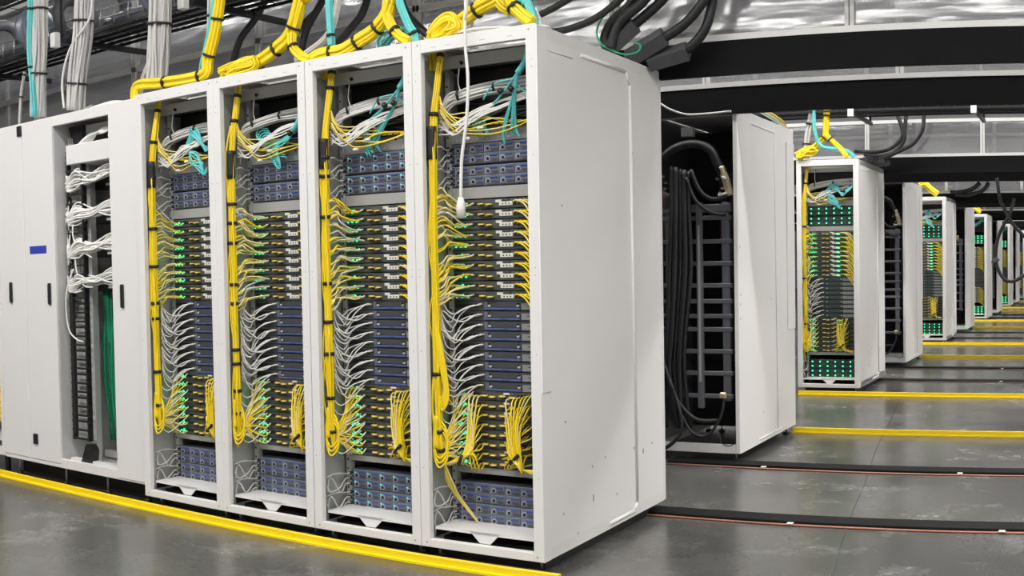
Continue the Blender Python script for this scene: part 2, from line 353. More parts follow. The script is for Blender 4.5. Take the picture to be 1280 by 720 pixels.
# world-space centre lines of the overhead cables (metres)
P = {
    'grey1': [(-5.883, 4.25, 3.278), (-5.911, 4.25, 3.075), (-5.926, 4.25, 2.764), (-5.955, 4.25, 2.559), (-5.976, 4.25, 2.319)],
    'cyan1': [(-5.939, 4.2, 3.284), (-5.949, 4.2, 3.078), (-5.974, 4.2, 2.769), (-5.957, 4.2, 2.556), (-5.942, 4.2, 2.312)],
    'grey2': [(-5.409, 4.25, 3.164), (-5.442, 4.25, 2.974), (-5.468, 4.25, 2.755), (-5.529, 4.25, 2.516), (-5.564, 4.25, 2.305)],
    'grey2b': [(-5.308, 4.2, 3.084), (-5.319, 4.2, 2.844), (-5.53, 4.2, 2.687), (-5.623, 4.2, 2.502), (-5.614, 4.2, 2.324)],
    'grey3': [(-4.672, 4.2, 2.987), (-4.679, 4.2, 2.808), (-4.694, 4.2, 2.585), (-4.708, 4.2, 2.429), (-4.725, 4.2, 2.345)],
    'grey4': [(-6.469, 4.5, 2.719), (-6.516, 4.5, 2.584), (-6.546, 4.5, 2.4), (-6.564, 4.5, 2.247)],
    'grey5': [(-5.1, 4.5, 2.594), (-5.164, 4.5, 2.507), (-5.205, 4.5, 2.424), (-5.232, 4.5, 2.319)],
    'yel1': [(-3.971, 4.0, 2.76), (-3.999, 4.0, 2.644), (-4.039, 4.0, 2.489), (-4.097, 4.0, 2.355), (-4.117, 4.0, 2.288), (-4.251, 4.0, 2.279), (-4.474, 4.0, 2.29), (-4.661, 4.0, 2.3), (-4.678, 4.0, 2.205)],
    'cyan1b': [(-4.065, 4.03, 2.785), (-4.084, 4.03, 2.583), (-4.137, 4.03, 2.427), (-4.177, 4.03, 2.329), (-4.155, 4.03, 2.272)],
    'grey6': [(-4.109, 4.05, 2.797), (-4.116, 4.05, 2.592), (-4.134, 4.05, 2.429), (-4.162, 4.05, 2.317)],
    'yel2': [(-3.402, 4.0, 2.647), (-3.455, 4.0, 2.544), (-3.521, 4.0, 2.395), (-3.622, 4.0, 2.334), (-3.747, 4.0, 2.29), (-3.868, 4.0, 2.284), (-3.954, 4.0, 2.264), (-3.985, 4.0, 2.196)],
    'yel2b': [(-3.503, 3.98, 2.39), (-3.495, 3.98, 2.327), (-3.446, 3.98, 2.275), (-3.387, 3.98, 2.247)],
    'coil2': [(-3.956, 3.95, 2.267), (-3.876, 3.95, 2.28), (-3.765, 3.95, 2.283), (-3.721, 3.95, 2.288), (-3.82, 3.95, 2.279), (-3.905, 3.95, 2.26), (-3.821, 3.95, 2.256), (-3.722, 3.95, 2.265), (-3.753, 3.95, 2.293), (-3.864, 3.95, 2.278)],
    'cyan2': [(-3.304, 4.03, 2.634), (-3.308, 4.03, 2.523), (-3.302, 4.03, 2.392), (-3.299, 4.03, 2.316), (-3.301, 4.03, 2.253)],
    'white2': [(-3.338, 4.15, 2.663), (-3.351, 4.15, 2.551), (-3.384, 4.15, 2.442), (-3.442, 4.15, 2.374), (-3.546, 4.15, 2.327), (-3.626, 4.15, 2.299)],
    'yel3': [(-2.908, 4.0, 2.54), (-2.923, 4.0, 2.454), (-2.952, 4.0, 2.387), (-3.021, 4.0, 2.333), (-3.104, 4.0, 2.302), (-3.199, 4.0, 2.268), (-3.271, 4.0, 2.267), (-3.344, 4.0, 2.263), (-3.379, 4.0, 2.245), (-3.307, 4.0, 2.205), (-3.299, 4.0, 2.145)],
    'yel3b': [(-2.929, 3.97, 2.386), (-2.904, 3.97, 2.329), (-2.857, 3.97, 2.28), (-2.806, 3.97, 2.249)],
    'yel3c': [(-3.199, 4.0, 2.272), (-3.319, 4.0, 2.267), (-3.444, 4.0, 2.262), (-3.515, 4.0, 2.264)],
    'cyan3': [(-2.898, 4.0, 2.556), (-2.879, 4.0, 2.447), (-2.834, 4.0, 2.335), (-2.801, 4.0, 2.288), (-2.789, 4.0, 2.237)],
    'cyanloop3': [(-2.88, 4.1, 2.304), (-2.95, 4.1, 2.339), (-3.018, 4.1, 2.334), (-3.065, 4.1, 2.304), (-3.043, 4.1, 2.279), (-2.987, 4.1, 2.319), (-2.915, 4.1, 2.327), (-2.876, 4.1, 2.293)],
    'grey7': [(-3.054, 4.15, 2.576), (-3.072, 4.15, 2.431), (-3.088, 4.15, 2.341), (-3.099, 4.15, 2.279)],
    'yel4': [(-2.302, 4.0, 2.428), (-2.372, 4.0, 2.378), (-2.46, 4.0, 2.35), (-2.549, 4.0, 2.308), (-2.603, 4.0, 2.282), (-2.657, 4.0, 2.268), (-2.695, 4.0, 2.26), (-2.709, 4.0, 2.206), (-2.707, 4.0, 2.109)],
    'yel4b': [(-2.319, 3.97, 2.404), (-2.286, 3.97, 2.334), (-2.241, 3.97, 2.289), (-2.193, 3.97, 2.251)],
    'coil4': [(-2.682, 3.95, 2.257), (-2.639, 3.95, 2.299), (-2.581, 3.95, 2.318), (-2.558, 3.95, 2.287), (-2.599, 3.95, 2.252), (-2.653, 3.95, 2.246), (-2.631, 3.95, 2.284), (-2.574, 3.95, 2.303), (-2.542, 3.95, 2.272), (-2.591, 3.95, 2.258)],
    'cyan4': [(-2.263, 4.0, 2.439), (-2.235, 4.0, 2.353), (-2.209, 4.0, 2.291), (-2.199, 4.0, 2.237)],
    'grey8': [(-2.582, 4.15, 2.518), (-2.588, 4.15, 2.431), (-2.611, 4.15, 2.371), (-2.629, 4.15, 2.31)],
    'whitecord4': [(-2.423, 3.83, 2.378), (-2.429, 3.83, 2.282), (-2.428, 3.83, 2.152), (-2.419, 3.83, 2.021), (-2.43, 3.83, 1.859), (-2.457, 3.83, 1.698), (-2.465, 3.83, 1.534)],
    'bk1': [(-4.491, 4.9, 2.903), (-4.608, 4.9, 2.78), (-4.733, 4.9, 2.68), (-4.8, 4.9, 2.543)],
    'bk2': [(-4.026, 4.9, 2.842), (-4.119, 4.9, 2.744), (-4.201, 4.9, 2.642), (-4.25, 4.9, 2.487)],
    'bk3': [(-3.728, 4.9, 2.79), (-3.787, 4.9, 2.676), (-3.881, 4.9, 2.602), (-4.006, 4.9, 2.512)],
    'bk4': [(-3.537, 4.9, 2.759), (-3.481, 4.9, 2.642), (-3.409, 4.9, 2.559), (-3.317, 4.9, 2.47), (-3.258, 4.9, 2.369)],
    'bk5': [(-4.161, 4.95, 2.759), (-4.319, 4.95, 2.668), (-4.482, 4.95, 2.599), (-4.618, 4.95, 2.498)],
    'w1': [(-1.77, 5.0, 2.568), (-1.783, 5.0, 2.494), (-1.817, 5.0, 2.383), (-1.884, 5.0, 2.308), (-1.942, 5.0, 2.282)],
    'w1b': [(-1.909, 5.0, 2.28), (-2.009, 5.0, 2.257), (-2.111, 5.0, 2.242)],
    'w2': [(-1.764, 4.95, 2.575), (-1.805, 4.95, 2.504), (-1.88, 4.95, 2.42), (-1.962, 4.95, 2.367), (-2.029, 4.95, 2.338)],
    'w2b': [(-2.008, 4.95, 2.352), (-2.105, 4.95, 2.311), (-2.204, 4.95, 2.258)],
    'w3': [(-1.948, 4.9, 2.563), (-2.01, 4.9, 2.502), (-2.082, 4.9, 2.452), (-2.154, 4.9, 2.402)],
    'w3b': [(-2.141, 4.9, 2.412), (-2.218, 4.9, 2.358), (-2.3, 4.9, 2.297)],
    'w4': [(-2.113, 4.9, 2.581), (-2.173, 4.9, 2.5), (-2.259, 4.9, 2.44), (-2.303, 4.9, 2.367), (-2.296, 4.9, 2.304)],
    'w4b': [(-2.017, 4.85, 2.559), (-2.093, 4.85, 2.488), (-2.185, 4.85, 2.43), (-2.229, 4.85, 2.366), (-2.247, 4.85, 2.299)],
    'w5': [(-2.111, 4.8, 2.559), (-2.195, 4.8, 2.497), (-2.314, 4.8, 2.434), (-2.444, 4.8, 2.403), (-2.541, 4.8, 2.398)],
    'w6': [(-2.341, 4.8, 2.605), (-2.442, 4.8, 2.549), (-2.53, 4.8, 2.513), (-2.602, 4.8, 2.491)],
    'green': [(-2.191, 4.85, 2.579), (-2.226, 4.85, 2.503), (-2.296, 4.85, 2.442), (-2.322, 4.85, 2.383), (-2.302, 4.85, 2.327), (-2.243, 4.85, 2.287), (-2.171, 4.85, 2.261), (-2.104, 4.85, 2.27), (-2.096, 4.85, 2.3), (-2.129, 4.85, 2.311)],
    'whitecordB': [(-2.615, 6.3, 2.259), (-2.536, 6.3, 2.205), (-2.421, 6.3, 2.164), (-2.281, 6.3, 2.16), (-2.133, 6.3, 2.166)],
    'cyel': [(-2.505, 10.25, 2.795), (-2.514, 10.25, 2.682), (-2.524, 10.25, 2.492), (-2.54, 10.25, 2.44), (-2.635, 10.25, 2.352), (-2.739, 10.25, 2.294), (-2.779, 10.25, 2.25)],
    'cyelb': [(-2.512, 10.2, 2.464), (-2.45, 10.2, 2.401), (-2.357, 10.2, 2.315), (-2.296, 10.2, 2.246)],
    'cblob': [(-2.783, 10.15, 2.256), (-2.72, 10.15, 2.285), (-2.641, 10.15, 2.305), (-2.61, 10.15, 2.334)],
    'cgrey': [(-2.668, 10.3, 2.809), (-2.685, 10.3, 2.619), (-2.719, 10.3, 2.429), (-2.729, 10.3, 2.253)],
    'ccyan': [(-2.619, 10.2, 2.755), (-2.621, 10.2, 2.528), (-2.559, 10.2, 2.36), (-2.419, 10.2, 2.325), (-2.311, 10.2, 2.306), (-2.234, 10.2, 2.244)],
    'cw1': [(-2.004, 11.2, 2.763), (-1.955, 11.2, 2.639), (-1.955, 11.2, 2.524), (-2.081, 11.2, 2.413), (-2.266, 11.2, 2.385), (-2.452, 11.2, 2.398)],
    'cw2': [(-1.904, 11.2, 2.76), (-1.922, 11.2, 2.621), (-1.931, 11.2, 2.491), (-2.032, 11.2, 2.379), (-2.183, 11.2, 2.342), (-2.351, 11.2, 2.362)],
    'cw3': [(-1.722, 11.2, 2.755), (-1.739, 11.2, 2.601), (-1.823, 11.2, 2.472), (-1.948, 11.2, 2.401), (-2.116, 11.2, 2.332), (-2.25, 11.2, 2.31)],
    'cdrop': [(-2.652, 10.1, 2.218), (-2.647, 10.1, 1.992), (-2.633, 10.1, 1.75), (-2.643, 10.1, 1.562)],
    'eyel': [(-2.615, 16.5, 2.395), (-2.53, 16.5, 2.417), (-2.445, 16.5, 2.344), (-2.336, 16.5, 2.258)],
    'ew1': [(-1.806, 17.6, 2.508), (-1.935, 17.6, 2.407), (-2.128, 17.6, 2.358), (-2.284, 17.6, 2.36)],
    'ew2': [(-1.664, 17.6, 2.507), (-1.767, 17.6, 2.38), (-2.0, 17.6, 2.306), (-2.206, 17.6, 2.321)],
    'gyel': [(-2.692, 22.8, 2.351), (-2.574, 22.8, 2.416), (-2.474, 22.8, 2.365), (-2.325, 22.8, 2.265)],
    'hang': [(-0.986, 11.3, 2.109), (-0.954, 11.3, 1.896), (-0.905, 11.3, 1.781), (-0.823, 11.3, 1.633), (-0.675, 11.3, 1.469), (-0.577, 11.3, 1.304), (-0.626, 11.3, 1.19), (-0.717, 11.3, 1.1), (-0.841, 11.3, 1.042), (-0.94, 11.3, 1.1), (-0.997, 11.3, 1.264), (-0.98, 11.3, 1.47), (-0.913, 11.3, 1.633), (-0.855, 11.3, 1.731), (-0.806, 11.3, 1.895)],
}

# ---------------------------------------------------------------- cabinets
W = .6
def frame_mb(open_rear=False):
    f = MB()
    z0, z1 = ZB, ZT
    f.box(0, .046, 0, .03, z0, z1, 'white_paint', .002); f.box(W-.046, W, 0, .03, z0, z1, 'white_paint', .002)      # front posts
    f.box(0, .03, DEP-.03, DEP, z0, z1, 'white_paint', .002); f.box(W-.03, W, DEP-.03, DEP, z0, z1, 'white_paint', .002)
    f.box(.046, W-.046, 0, .03, z1-.056, z1, 'white_paint', .002); f.box(.046, W-.046, 0, .03, z0, z0+.036, 'white_paint', .002)
    f.box(.03, W-.03, DEP-.03, DEP, z1-.05, z1, 'white_paint'); f.box(.03, W-.03, DEP-.03, DEP, z0, z0+.05, 'white_paint')
    for a, b in ((0, .02), (W-.02, W)):
        f.box(a, b, .03, DEP-.03, z1-.05, z1, 'white_paint'); f.box(a, b, .03, DEP-.03, z0, z0+.05, 'white_paint')
    return f
def screws_mb():
    f = MB()
    for z in (.4, .9, 1.22, 1.25, 1.7, 2.05, 2.08):
        for x in (.018, W-.018): f.cyl((x, -.0006, z), .0028, .002, 'y', 'tag_grey', 6)
    for x in (.03, W-.03):
        for z in (ZB+.02, ZT-.02): f.cyl((x, -.001, z), .005, .002, 'y', 'tag_grey', 8)
    for x in (.1, .17, .34, .47): f.box(x, x+.025, -.0008, .001, ZT-.038, ZT-.036, 'grey_steel')
    return f
def foot_mb():
    return MB().cyl((0, 0, .012), .006, ZB, 'z', 'galvanised', 8).cyl((0, 0, 0), .025, .014, 'z', 'black_plastic', 12)
def side_mb(x0, x1, mat='side_paint'):
    return MB().box(x0, x1, .03, DEP-.03, ZB+.002, ZT-.002, mat)
def rail_mb(x0, x1):
    r = MB(); r.box(x0, x1, .20, .235, .11, 2.12, 'grey_steel')
    for k in range(44):
        z = .13+k*.0445
        r.box(x0+.006, x0+.014, .1985, .2, z, z+.009, 'black_plastic')
    return r
def tray_mb():
    t = MB()
    t.box(.05, .55, .04, .42, .138, .143, 'white_paint')
    t.prism([(.225, .143), (.375, .143), (.325, .096), (.275, .096)], 'y', .036, .040, 'white_paint')
    t.box(.05, .55, .036, .04, .132, .143, 'white_paint')
    t.box(.05, .055, .04, .2, .10, .138, 'black_plastic'); t.box(.545, .55, .04, .2, .10, .138, 'black_plastic')
    return t
def under_shade_mb(): return MB().box(.05, .55, .10, 1.20, .004, ZB+.03, 'black_plastic')  # solid black box painted in as the shade under a rack
def squig():
    t = MB(); r = random.Random(3)
    for k in range(9): x = .24+k*.011; t.box(x, x+.008, .20+r.uniform(-.01, .01), .225+r.uniform(-.01, .01), .1431, .1435, 'tape_red')
    return t
KM = {}
def mesh(key, fn):
    if PAL: key = 'dark_'+key
    if key not in KM: KM[key] = (fn() if callable(fn) else fn).mesh(key)
    return KM[key]
def cover_mb(front=True):
    """raised edge plate and pressed ribs on the outer side panel (x = W outward)"""
    c = MB(); x = W
    c.box(x-.012, x, .03, DEP-.03, ZB+.002, ZT-.002, 'side_paint')
    c.box(x, x+.007, 0.0, .075, .745, ZT-.004, 'side_paint', .0015)
    c.box(x, x+.002, 0.0, .06, ZB, .745, 'side_paint')
    def rib(y0, z0, y1, z1, r=.009):
        c.tube([(x+.001, y0, z0), (x+.001, y1, z1)], r, 'side_paint', 6)
    rib(.40, 2.155, .86, 2.155); rib(.86, 2.155, .91, 2.10); rib(.91, 2.10, .93, .12); rib(.93, .12, .90, .085); rib(.90, .085, .62, .085)
    rib(.10, 2.13, .32, 2.13, .003)
    return c
def marks_mb():
    c = MB(); x = W+.001
    for y, z in ((.17, .22), (.2, .6), (.45, .37), (.58, .39), (.9, .38), (1.01, .35), (1.12, .37), (.93, .55), (.93, 1.78), (.2, 1.5), (.7, .2), (.3, .11)):
        c.box(x-.002, x+.0025, y, y+.006, z, z+.009, 'tag_grey')
    c.box(x, x+.002, 1.01, 1.018, .34, .365, 'tag_grey'); c.box(x, x+.002, .455, .462, .22, .25, 'tag_grey')
    return c
def rack(x, y, name_lab, last=False, flip=False):
    rot = math.pi if flip else 0
    R = thing('network_rack', name_lab, 'rack', (x, y, 0), rot)
    obj('frame', mesh('rack_frame', frame_mb), R)
    obj('top_panel', mesh('top_panel', lambda: MB().box(.1, .5, .3, DEP-.02, ZT-.012, ZT-.002, 'white_paint').box(.02, .1, .03, DEP-.02, ZT-.012, ZT-.002, 'white_paint').box(.5, .58, .03, DEP-.02, ZT-.012, ZT-.002, 'white_paint').box(.1, .5, .03, .12, ZT-.012, ZT-.002, 'white_paint')), R)
    obj('side_panel', mesh('side_l', lambda: side_mb(.0, .008)), R)
    if last:
        obj('side_panel', mesh('side_last', cover_mb), R); obj('scuff_marks', mesh('side_marks', marks_mb), R, kind='stuff')
    else: obj('side_panel', mesh('side_r', lambda: side_mb(.592, .6)), R)
    obj('cable_channel', mesh('channel', lambda: MB().box(.008, .012, .03, .40, .12, 2.15, 'grey_steel').box(.588, .592, .03, .25, .12, 2.15, 'grey_steel')), R)
    obj('mounting_rail', mesh('rail_l', lambda: rail_mb(.035, .058)), R); obj('mounting_rail', mesh('rail_r', lambda: rail_mb(.542, .565)), R)
    obj('screw', mesh('rack_screws', screws_mb), R, kind='stuff')
    for fx, fy in ((.05, .07), (.55, .07), (.05, 1.22), (.55, 1.22)): obj('levelling_foot', mesh('foot', foot_mb), R, (fx, fy, 0))
    obj('base_shelf', mesh('tray', tray_mb), R); obj('under_shade', mesh('under_shade_box', under_shade_mb), R)
    obj('notice', mesh('notice', squig), R, label='small red printed notice on the white shelf')
    obj('header_baffle', mesh('baffle', lambda: MB().box(.012, .588, .16, .165, 2.115, 2.17, 'pale_steel')), R)
    obj('rear_door', mesh('rear', lambda: MB().box(.03, .57, DEP-.02, DEP-.005, .12, 2.16, 'black_plastic')), R)
    obj('rear_baffle', mesh('baffle2', lambda: MB().box(.035, .565, .30, .31, 1.86, 2.125, 'black_plastic').box(.035, .565, .22, .31, 2.118, 2.125, 'black_plastic')), R)
    return R

# ---------------------------------------------------------------- equipment (local: x across the 19 inch face, y into the rack, z up)
EX0, EX1, EY = .059, .541, .205
def chassis(h=.088):
    b = MB(); b.box(EX0, EX1, 0, .5, 0, h, 'blue_box', .001)
    b.box(EX0-.004, EX0, -.002, .004, 0, h, 'lit_edge_frame')
    b.box(EX0, EX1, -.004, 0, h-.002, h, 'lit_edge_frame'); b.box(EX0, EX1, -.004, 0, h/2-.0012, h/2+.0012, 'lit_edge_frame')
    for k in range(4): b.cyl((EX0+.012, -.0015, .012+k*.02), .004, .003, 'y', 'black_plastic', 8)
    return b
def module():
    m = MB(); m.box(0, .070, -.007, 0, .002, .040, 'blue_box', .0015)
    m.cyl((.016, -.010, .018), .0115, .004, 'y', 'lit_edge_frame', 12); m.cyl((.017, -.0115, .017), .0075, .004, 'y', 'black_plastic', 10)
    m.box(0, .002, -.009, -.004, .002, .040, 'lit_edge_frame')
    m.box(.034, .066, -.0085, -.006, .006, .018, 'server_body')
    return m
def module_tab():
    return MB().box(.026, .062, -.012, -.006, .028, .035, 'blue_tab', .0015)
def module_light(): return MB().box(.004, .010, -.0098, -.0075, .026, .032, 'cyan_led')
def make_chassis(loc, label, lit=False, group=None, detail=True):
    T = thing('equipment_chassis', label, 'equipment', loc, 0, group)
    obj('body', mesh('chassis_body', chassis), T)
    for r in range(2):
        for c in range(6):
            p = (EX0+.024+c*.0755, -.001, .002+r*.043)
            m = obj('module', mesh('module', module), T, p)
            obj('handle', mesh('module_tab', module_tab), m)
            if lit: obj('indicator_light', mesh('module_light2', lambda: MB().box(.005, .018, -.0122, -.0075, .015, .027, 'green_led')), m)
            elif lit is None: obj('indicator_light', mesh('module_light', module_light), m)
    return T
def switch_body():
    b = MB(); b.box(EX0, EX1, 0, .45, 0, .0405, 'switch_body', .001)
    b.box(EX0, EX1, -.003, 0, 0, .004, 'server_body'); b.box(EX0+.16, EX0+.25, -.003, 0, .0, .003, 'blue_tab')
    for k in range(11): b.box(EX0+.01+k*.0135, EX0+.02+k*.0135, -.002, 0, .016, .030, 'black_plastic')
    for k in range(10): b.box(.37+k*.0165, .382+k*.0165, -.002, 0, .012, .03, 'black_plastic')
    return b
def led_mb(n=6):
    b = MB(); r = random.Random(4)
    for k in range(n):
        x = EX0+.012+k*.0125
        b.box(x, x+.0075, -.004, -.001, .012+.006*(k % 2), .017+.006*(k % 2), 'green_led')
    b.box(EX0+.045, EX0+.052, -.006, -.001, .020, .028, 'green_led')
    return b
def transceiver():
    return MB().box(0, .030, -.016, 0, 0, .009, 'amber', .002).box(.012, .034, -.024, -.010, .002, .007, 'pale_yellow', .002).box(.026, .038, -.03, -.02, -.003, .002, 'black_plastic')
def label_plate():
    b = MB(); b.box(0, .066, -.006, -.001, .004, .022, 'label_plate', .001); b.box(-.018, .012, -.006, -.001, .018, .030, 'label_plate', .001)
    for k in range(3): b.cyl((.018+k*.016, -.0065, .012), .0034, .002, 'y', 'black_plastic', 8)
    return b
def make_switch(loc, label, kind='a', group=None):
    T = thing('network_switch', label, 'switch', loc, 0, group)
    obj('body', mesh('switch_body', switch_body), T)
    obj('indicator_light', mesh('leds_'+kind, lambda: led_mb(6 if kind == 'a' else 5)), T)
    if PAL: obj('indicator_light', mesh('led_bar', lambda: MB().box(.345, .375, -.009, -.003, .010, .018, 'green_led')), T)
    obj('transceiver', mesh('transceiver', transceiver), T, (.195, 0, .016)); obj('transceiver', mesh('transceiver', transceiver), T, (.235, 0, .012))
    if kind == 'a':
        obj('label_plate', mesh('label_plate', label_plate), T, (.300, 0, .006))
        obj('pull_tab', mesh('pull_tab', lambda: MB().box(0, .032, -.008, -.001, 0, .010, 'server_body', .001)), T, (.318, 0, .029))
    else:
        obj('transceiver', mesh('transceiver', transceiver), T, (.285, 0, .016)); obj('transceiver', mesh('transceiver', transceiver), T, (.335, 0, .012))
        obj('label_plate', mesh('label_b', lambda: MB().box(0, .03, -.005, -.001, 0, .008, 'label_plate').box(.036, .052, -.005, -.001, 0, .008, 'server_strip')), T, (.305, 0, .028))
    return T
def server_body():
    b = MB(); b.box(EX0, EX1, 0, .5, 0, .0415, 'server_body', .001)
    for k in range(7): b.box(EX0+.01+k*.017, EX0+.023+k*.017, -.002, 0, .012, .030, 'black_plastic')
    b.box(.225, .385, -.003, 0, .016, .034, 'server_body')
    return b
def make_server(loc, label, group=None):
    T = thing('server', label, 'server', loc, 0, group)
    obj('body', mesh('server_body', server_body), T)
    obj('blue_bezel', mesh('server_strip', lambda: MB().box(.215, .395, -.006, 0, .004, .0125, 'server_strip', .001).box(.215, .232, -.005, 0, .014, .038, 'blue_box').box(.30, .335, -.0068, -.005, .006, .010, 'blue_tab')), T)
    for x in (.236, .378): obj('latch', mesh('latch', lambda: MB().box(0, .013, -.009, 0, 0, .011, 'grey_cable', .002).box(.003, .010, -.011, -.008, .010, .017, 'black_plastic')), T, (x, 0, .016))
    obj('drive_plate', mesh('drive_plate', lambda: MB().box(.40, .538, -.005, 0, .004, .032, 'server_plate', .001).box(.43, .45, -.0056, -.004, .020, .023, 'dark_steel').box(.48, .50, -.0056, -.004, .020, .023, 'dark_steel')), T)
    return T
def blank(loc, h, label, dots=False, mat='grey_steel'):
    b = MB().box(EX0, EX1, 0, .02, 0, h, mat, .001)
    if dots:
        for k in range(9): b.cyl((EX0+.03+k*.052, -.0012, .014), .0035, .0015, 'y', 'label_plate', 6)
        for x in (.2, .36): b.cyl((x, -.002, h-.014), .005, .003, 'y', 'black_plastic', 8)
    return solo('blank_plate', b, label, 'panel', loc)

def curve_cable(name, pts, r, mat, label, group, ends=(), sub=3, n=5, cat='cable', loc=(0, 0, 0), conn=None):
    Q = smooth(pts, sub); b = MB().tube(Q, r, mat, n)
    T = solo(name, b, label, cat, loc, group)
    if conn:
        a = Q[-2]; e = Q[-1]; d = (e-a).normalized(); c = MB(); c.tube([e-d*.004, e+d*conn[1]], conn[2], conn[0], 4); obj('connector', c, T)
    return T
ZUP = [1.551+.0441*-(k+1) for k in range(10)]      # upper switches, topmost first
ZSV = [1.111-.0437*(k+1) for k in range(9)]
ZLO = [.720-.0422*(k+1) for k in range(8)]
UPWORD = ['top', 'second', 'third', 'fourth', 'fifth', 'sixth', 'seventh', 'eighth', 'ninth', 'bottom']
def equip(x, y, R, lit=None):
    """fills one rack; R is the phrase that finds the rack"""
    Y = y+EY; yy = Y-.0
    blank((x, Y, 1.795), .062, 'grey dotted panel above the upper chassis pair of %s' % R, True)
    make_chassis((x, Y, 1.702), 'upper chassis of the upper blue-grey pair in %s' % R, lit)
    make_chassis((x, Y, 1.606), 'lower chassis of the upper blue-grey pair in %s' % R, lit)
    blank((x, Y, 1.553), .05, 'plain grey panel under the upper chassis pair of %s' % R)
    for k, z in enumerate(ZUP): make_switch((x, Y, z), '%s green-lit switch of the upper block in %s' % (UPWORD[k], R), 'a')
    for k, z in enumerate(ZSV): make_server((x, Y, z), '%s dark server of the middle block in %s' % ((UPWORD[k] if k < 8 else 'bottom'), R))
    for k, z in enumerate(ZLO): make_switch((x, Y, z), '%s green-lit switch of the lower block in %s' % ((UPWORD[k] if k < 7 else 'bottom'), R), 'b')
    blank((x, Y, .354), .027, 'narrow grey panel under the lower switches of %s' % R)
    make_chassis((x, Y, .2245), 'upper chassis of the bottom blue-grey pair in %s' % R, lit)
    make_chassis((x, Y, .1345), 'lower chassis of the bottom blue-grey pair in %s' % R, lit)

def bundle_thing(name, label, cat, pts, R, n, r, mat, ties=(), sub=5, spread=None, group=None, tie_mat='black_plastic', wob=.25, extra=None, flat=1., core=True, tieh=.006):
    b = MB(); Q = strands(b, pts, R, n, r, mat, sub, spread, wob, flat=flat, core=core)
    if extra: extra(b)
    T = solo(name, b, label, cat, group=group)
    fr = frames(Q)
    for t in ties:
        tb = MB(); i = min(len(Q)-1, int(t*(len(Q)-1))); ring(tb, fr, i, (R+r)*(spread(t) if spread else 1)*1.04+.001, tie_mat, tieh); obj('cable_tie', tb, T)
    return T

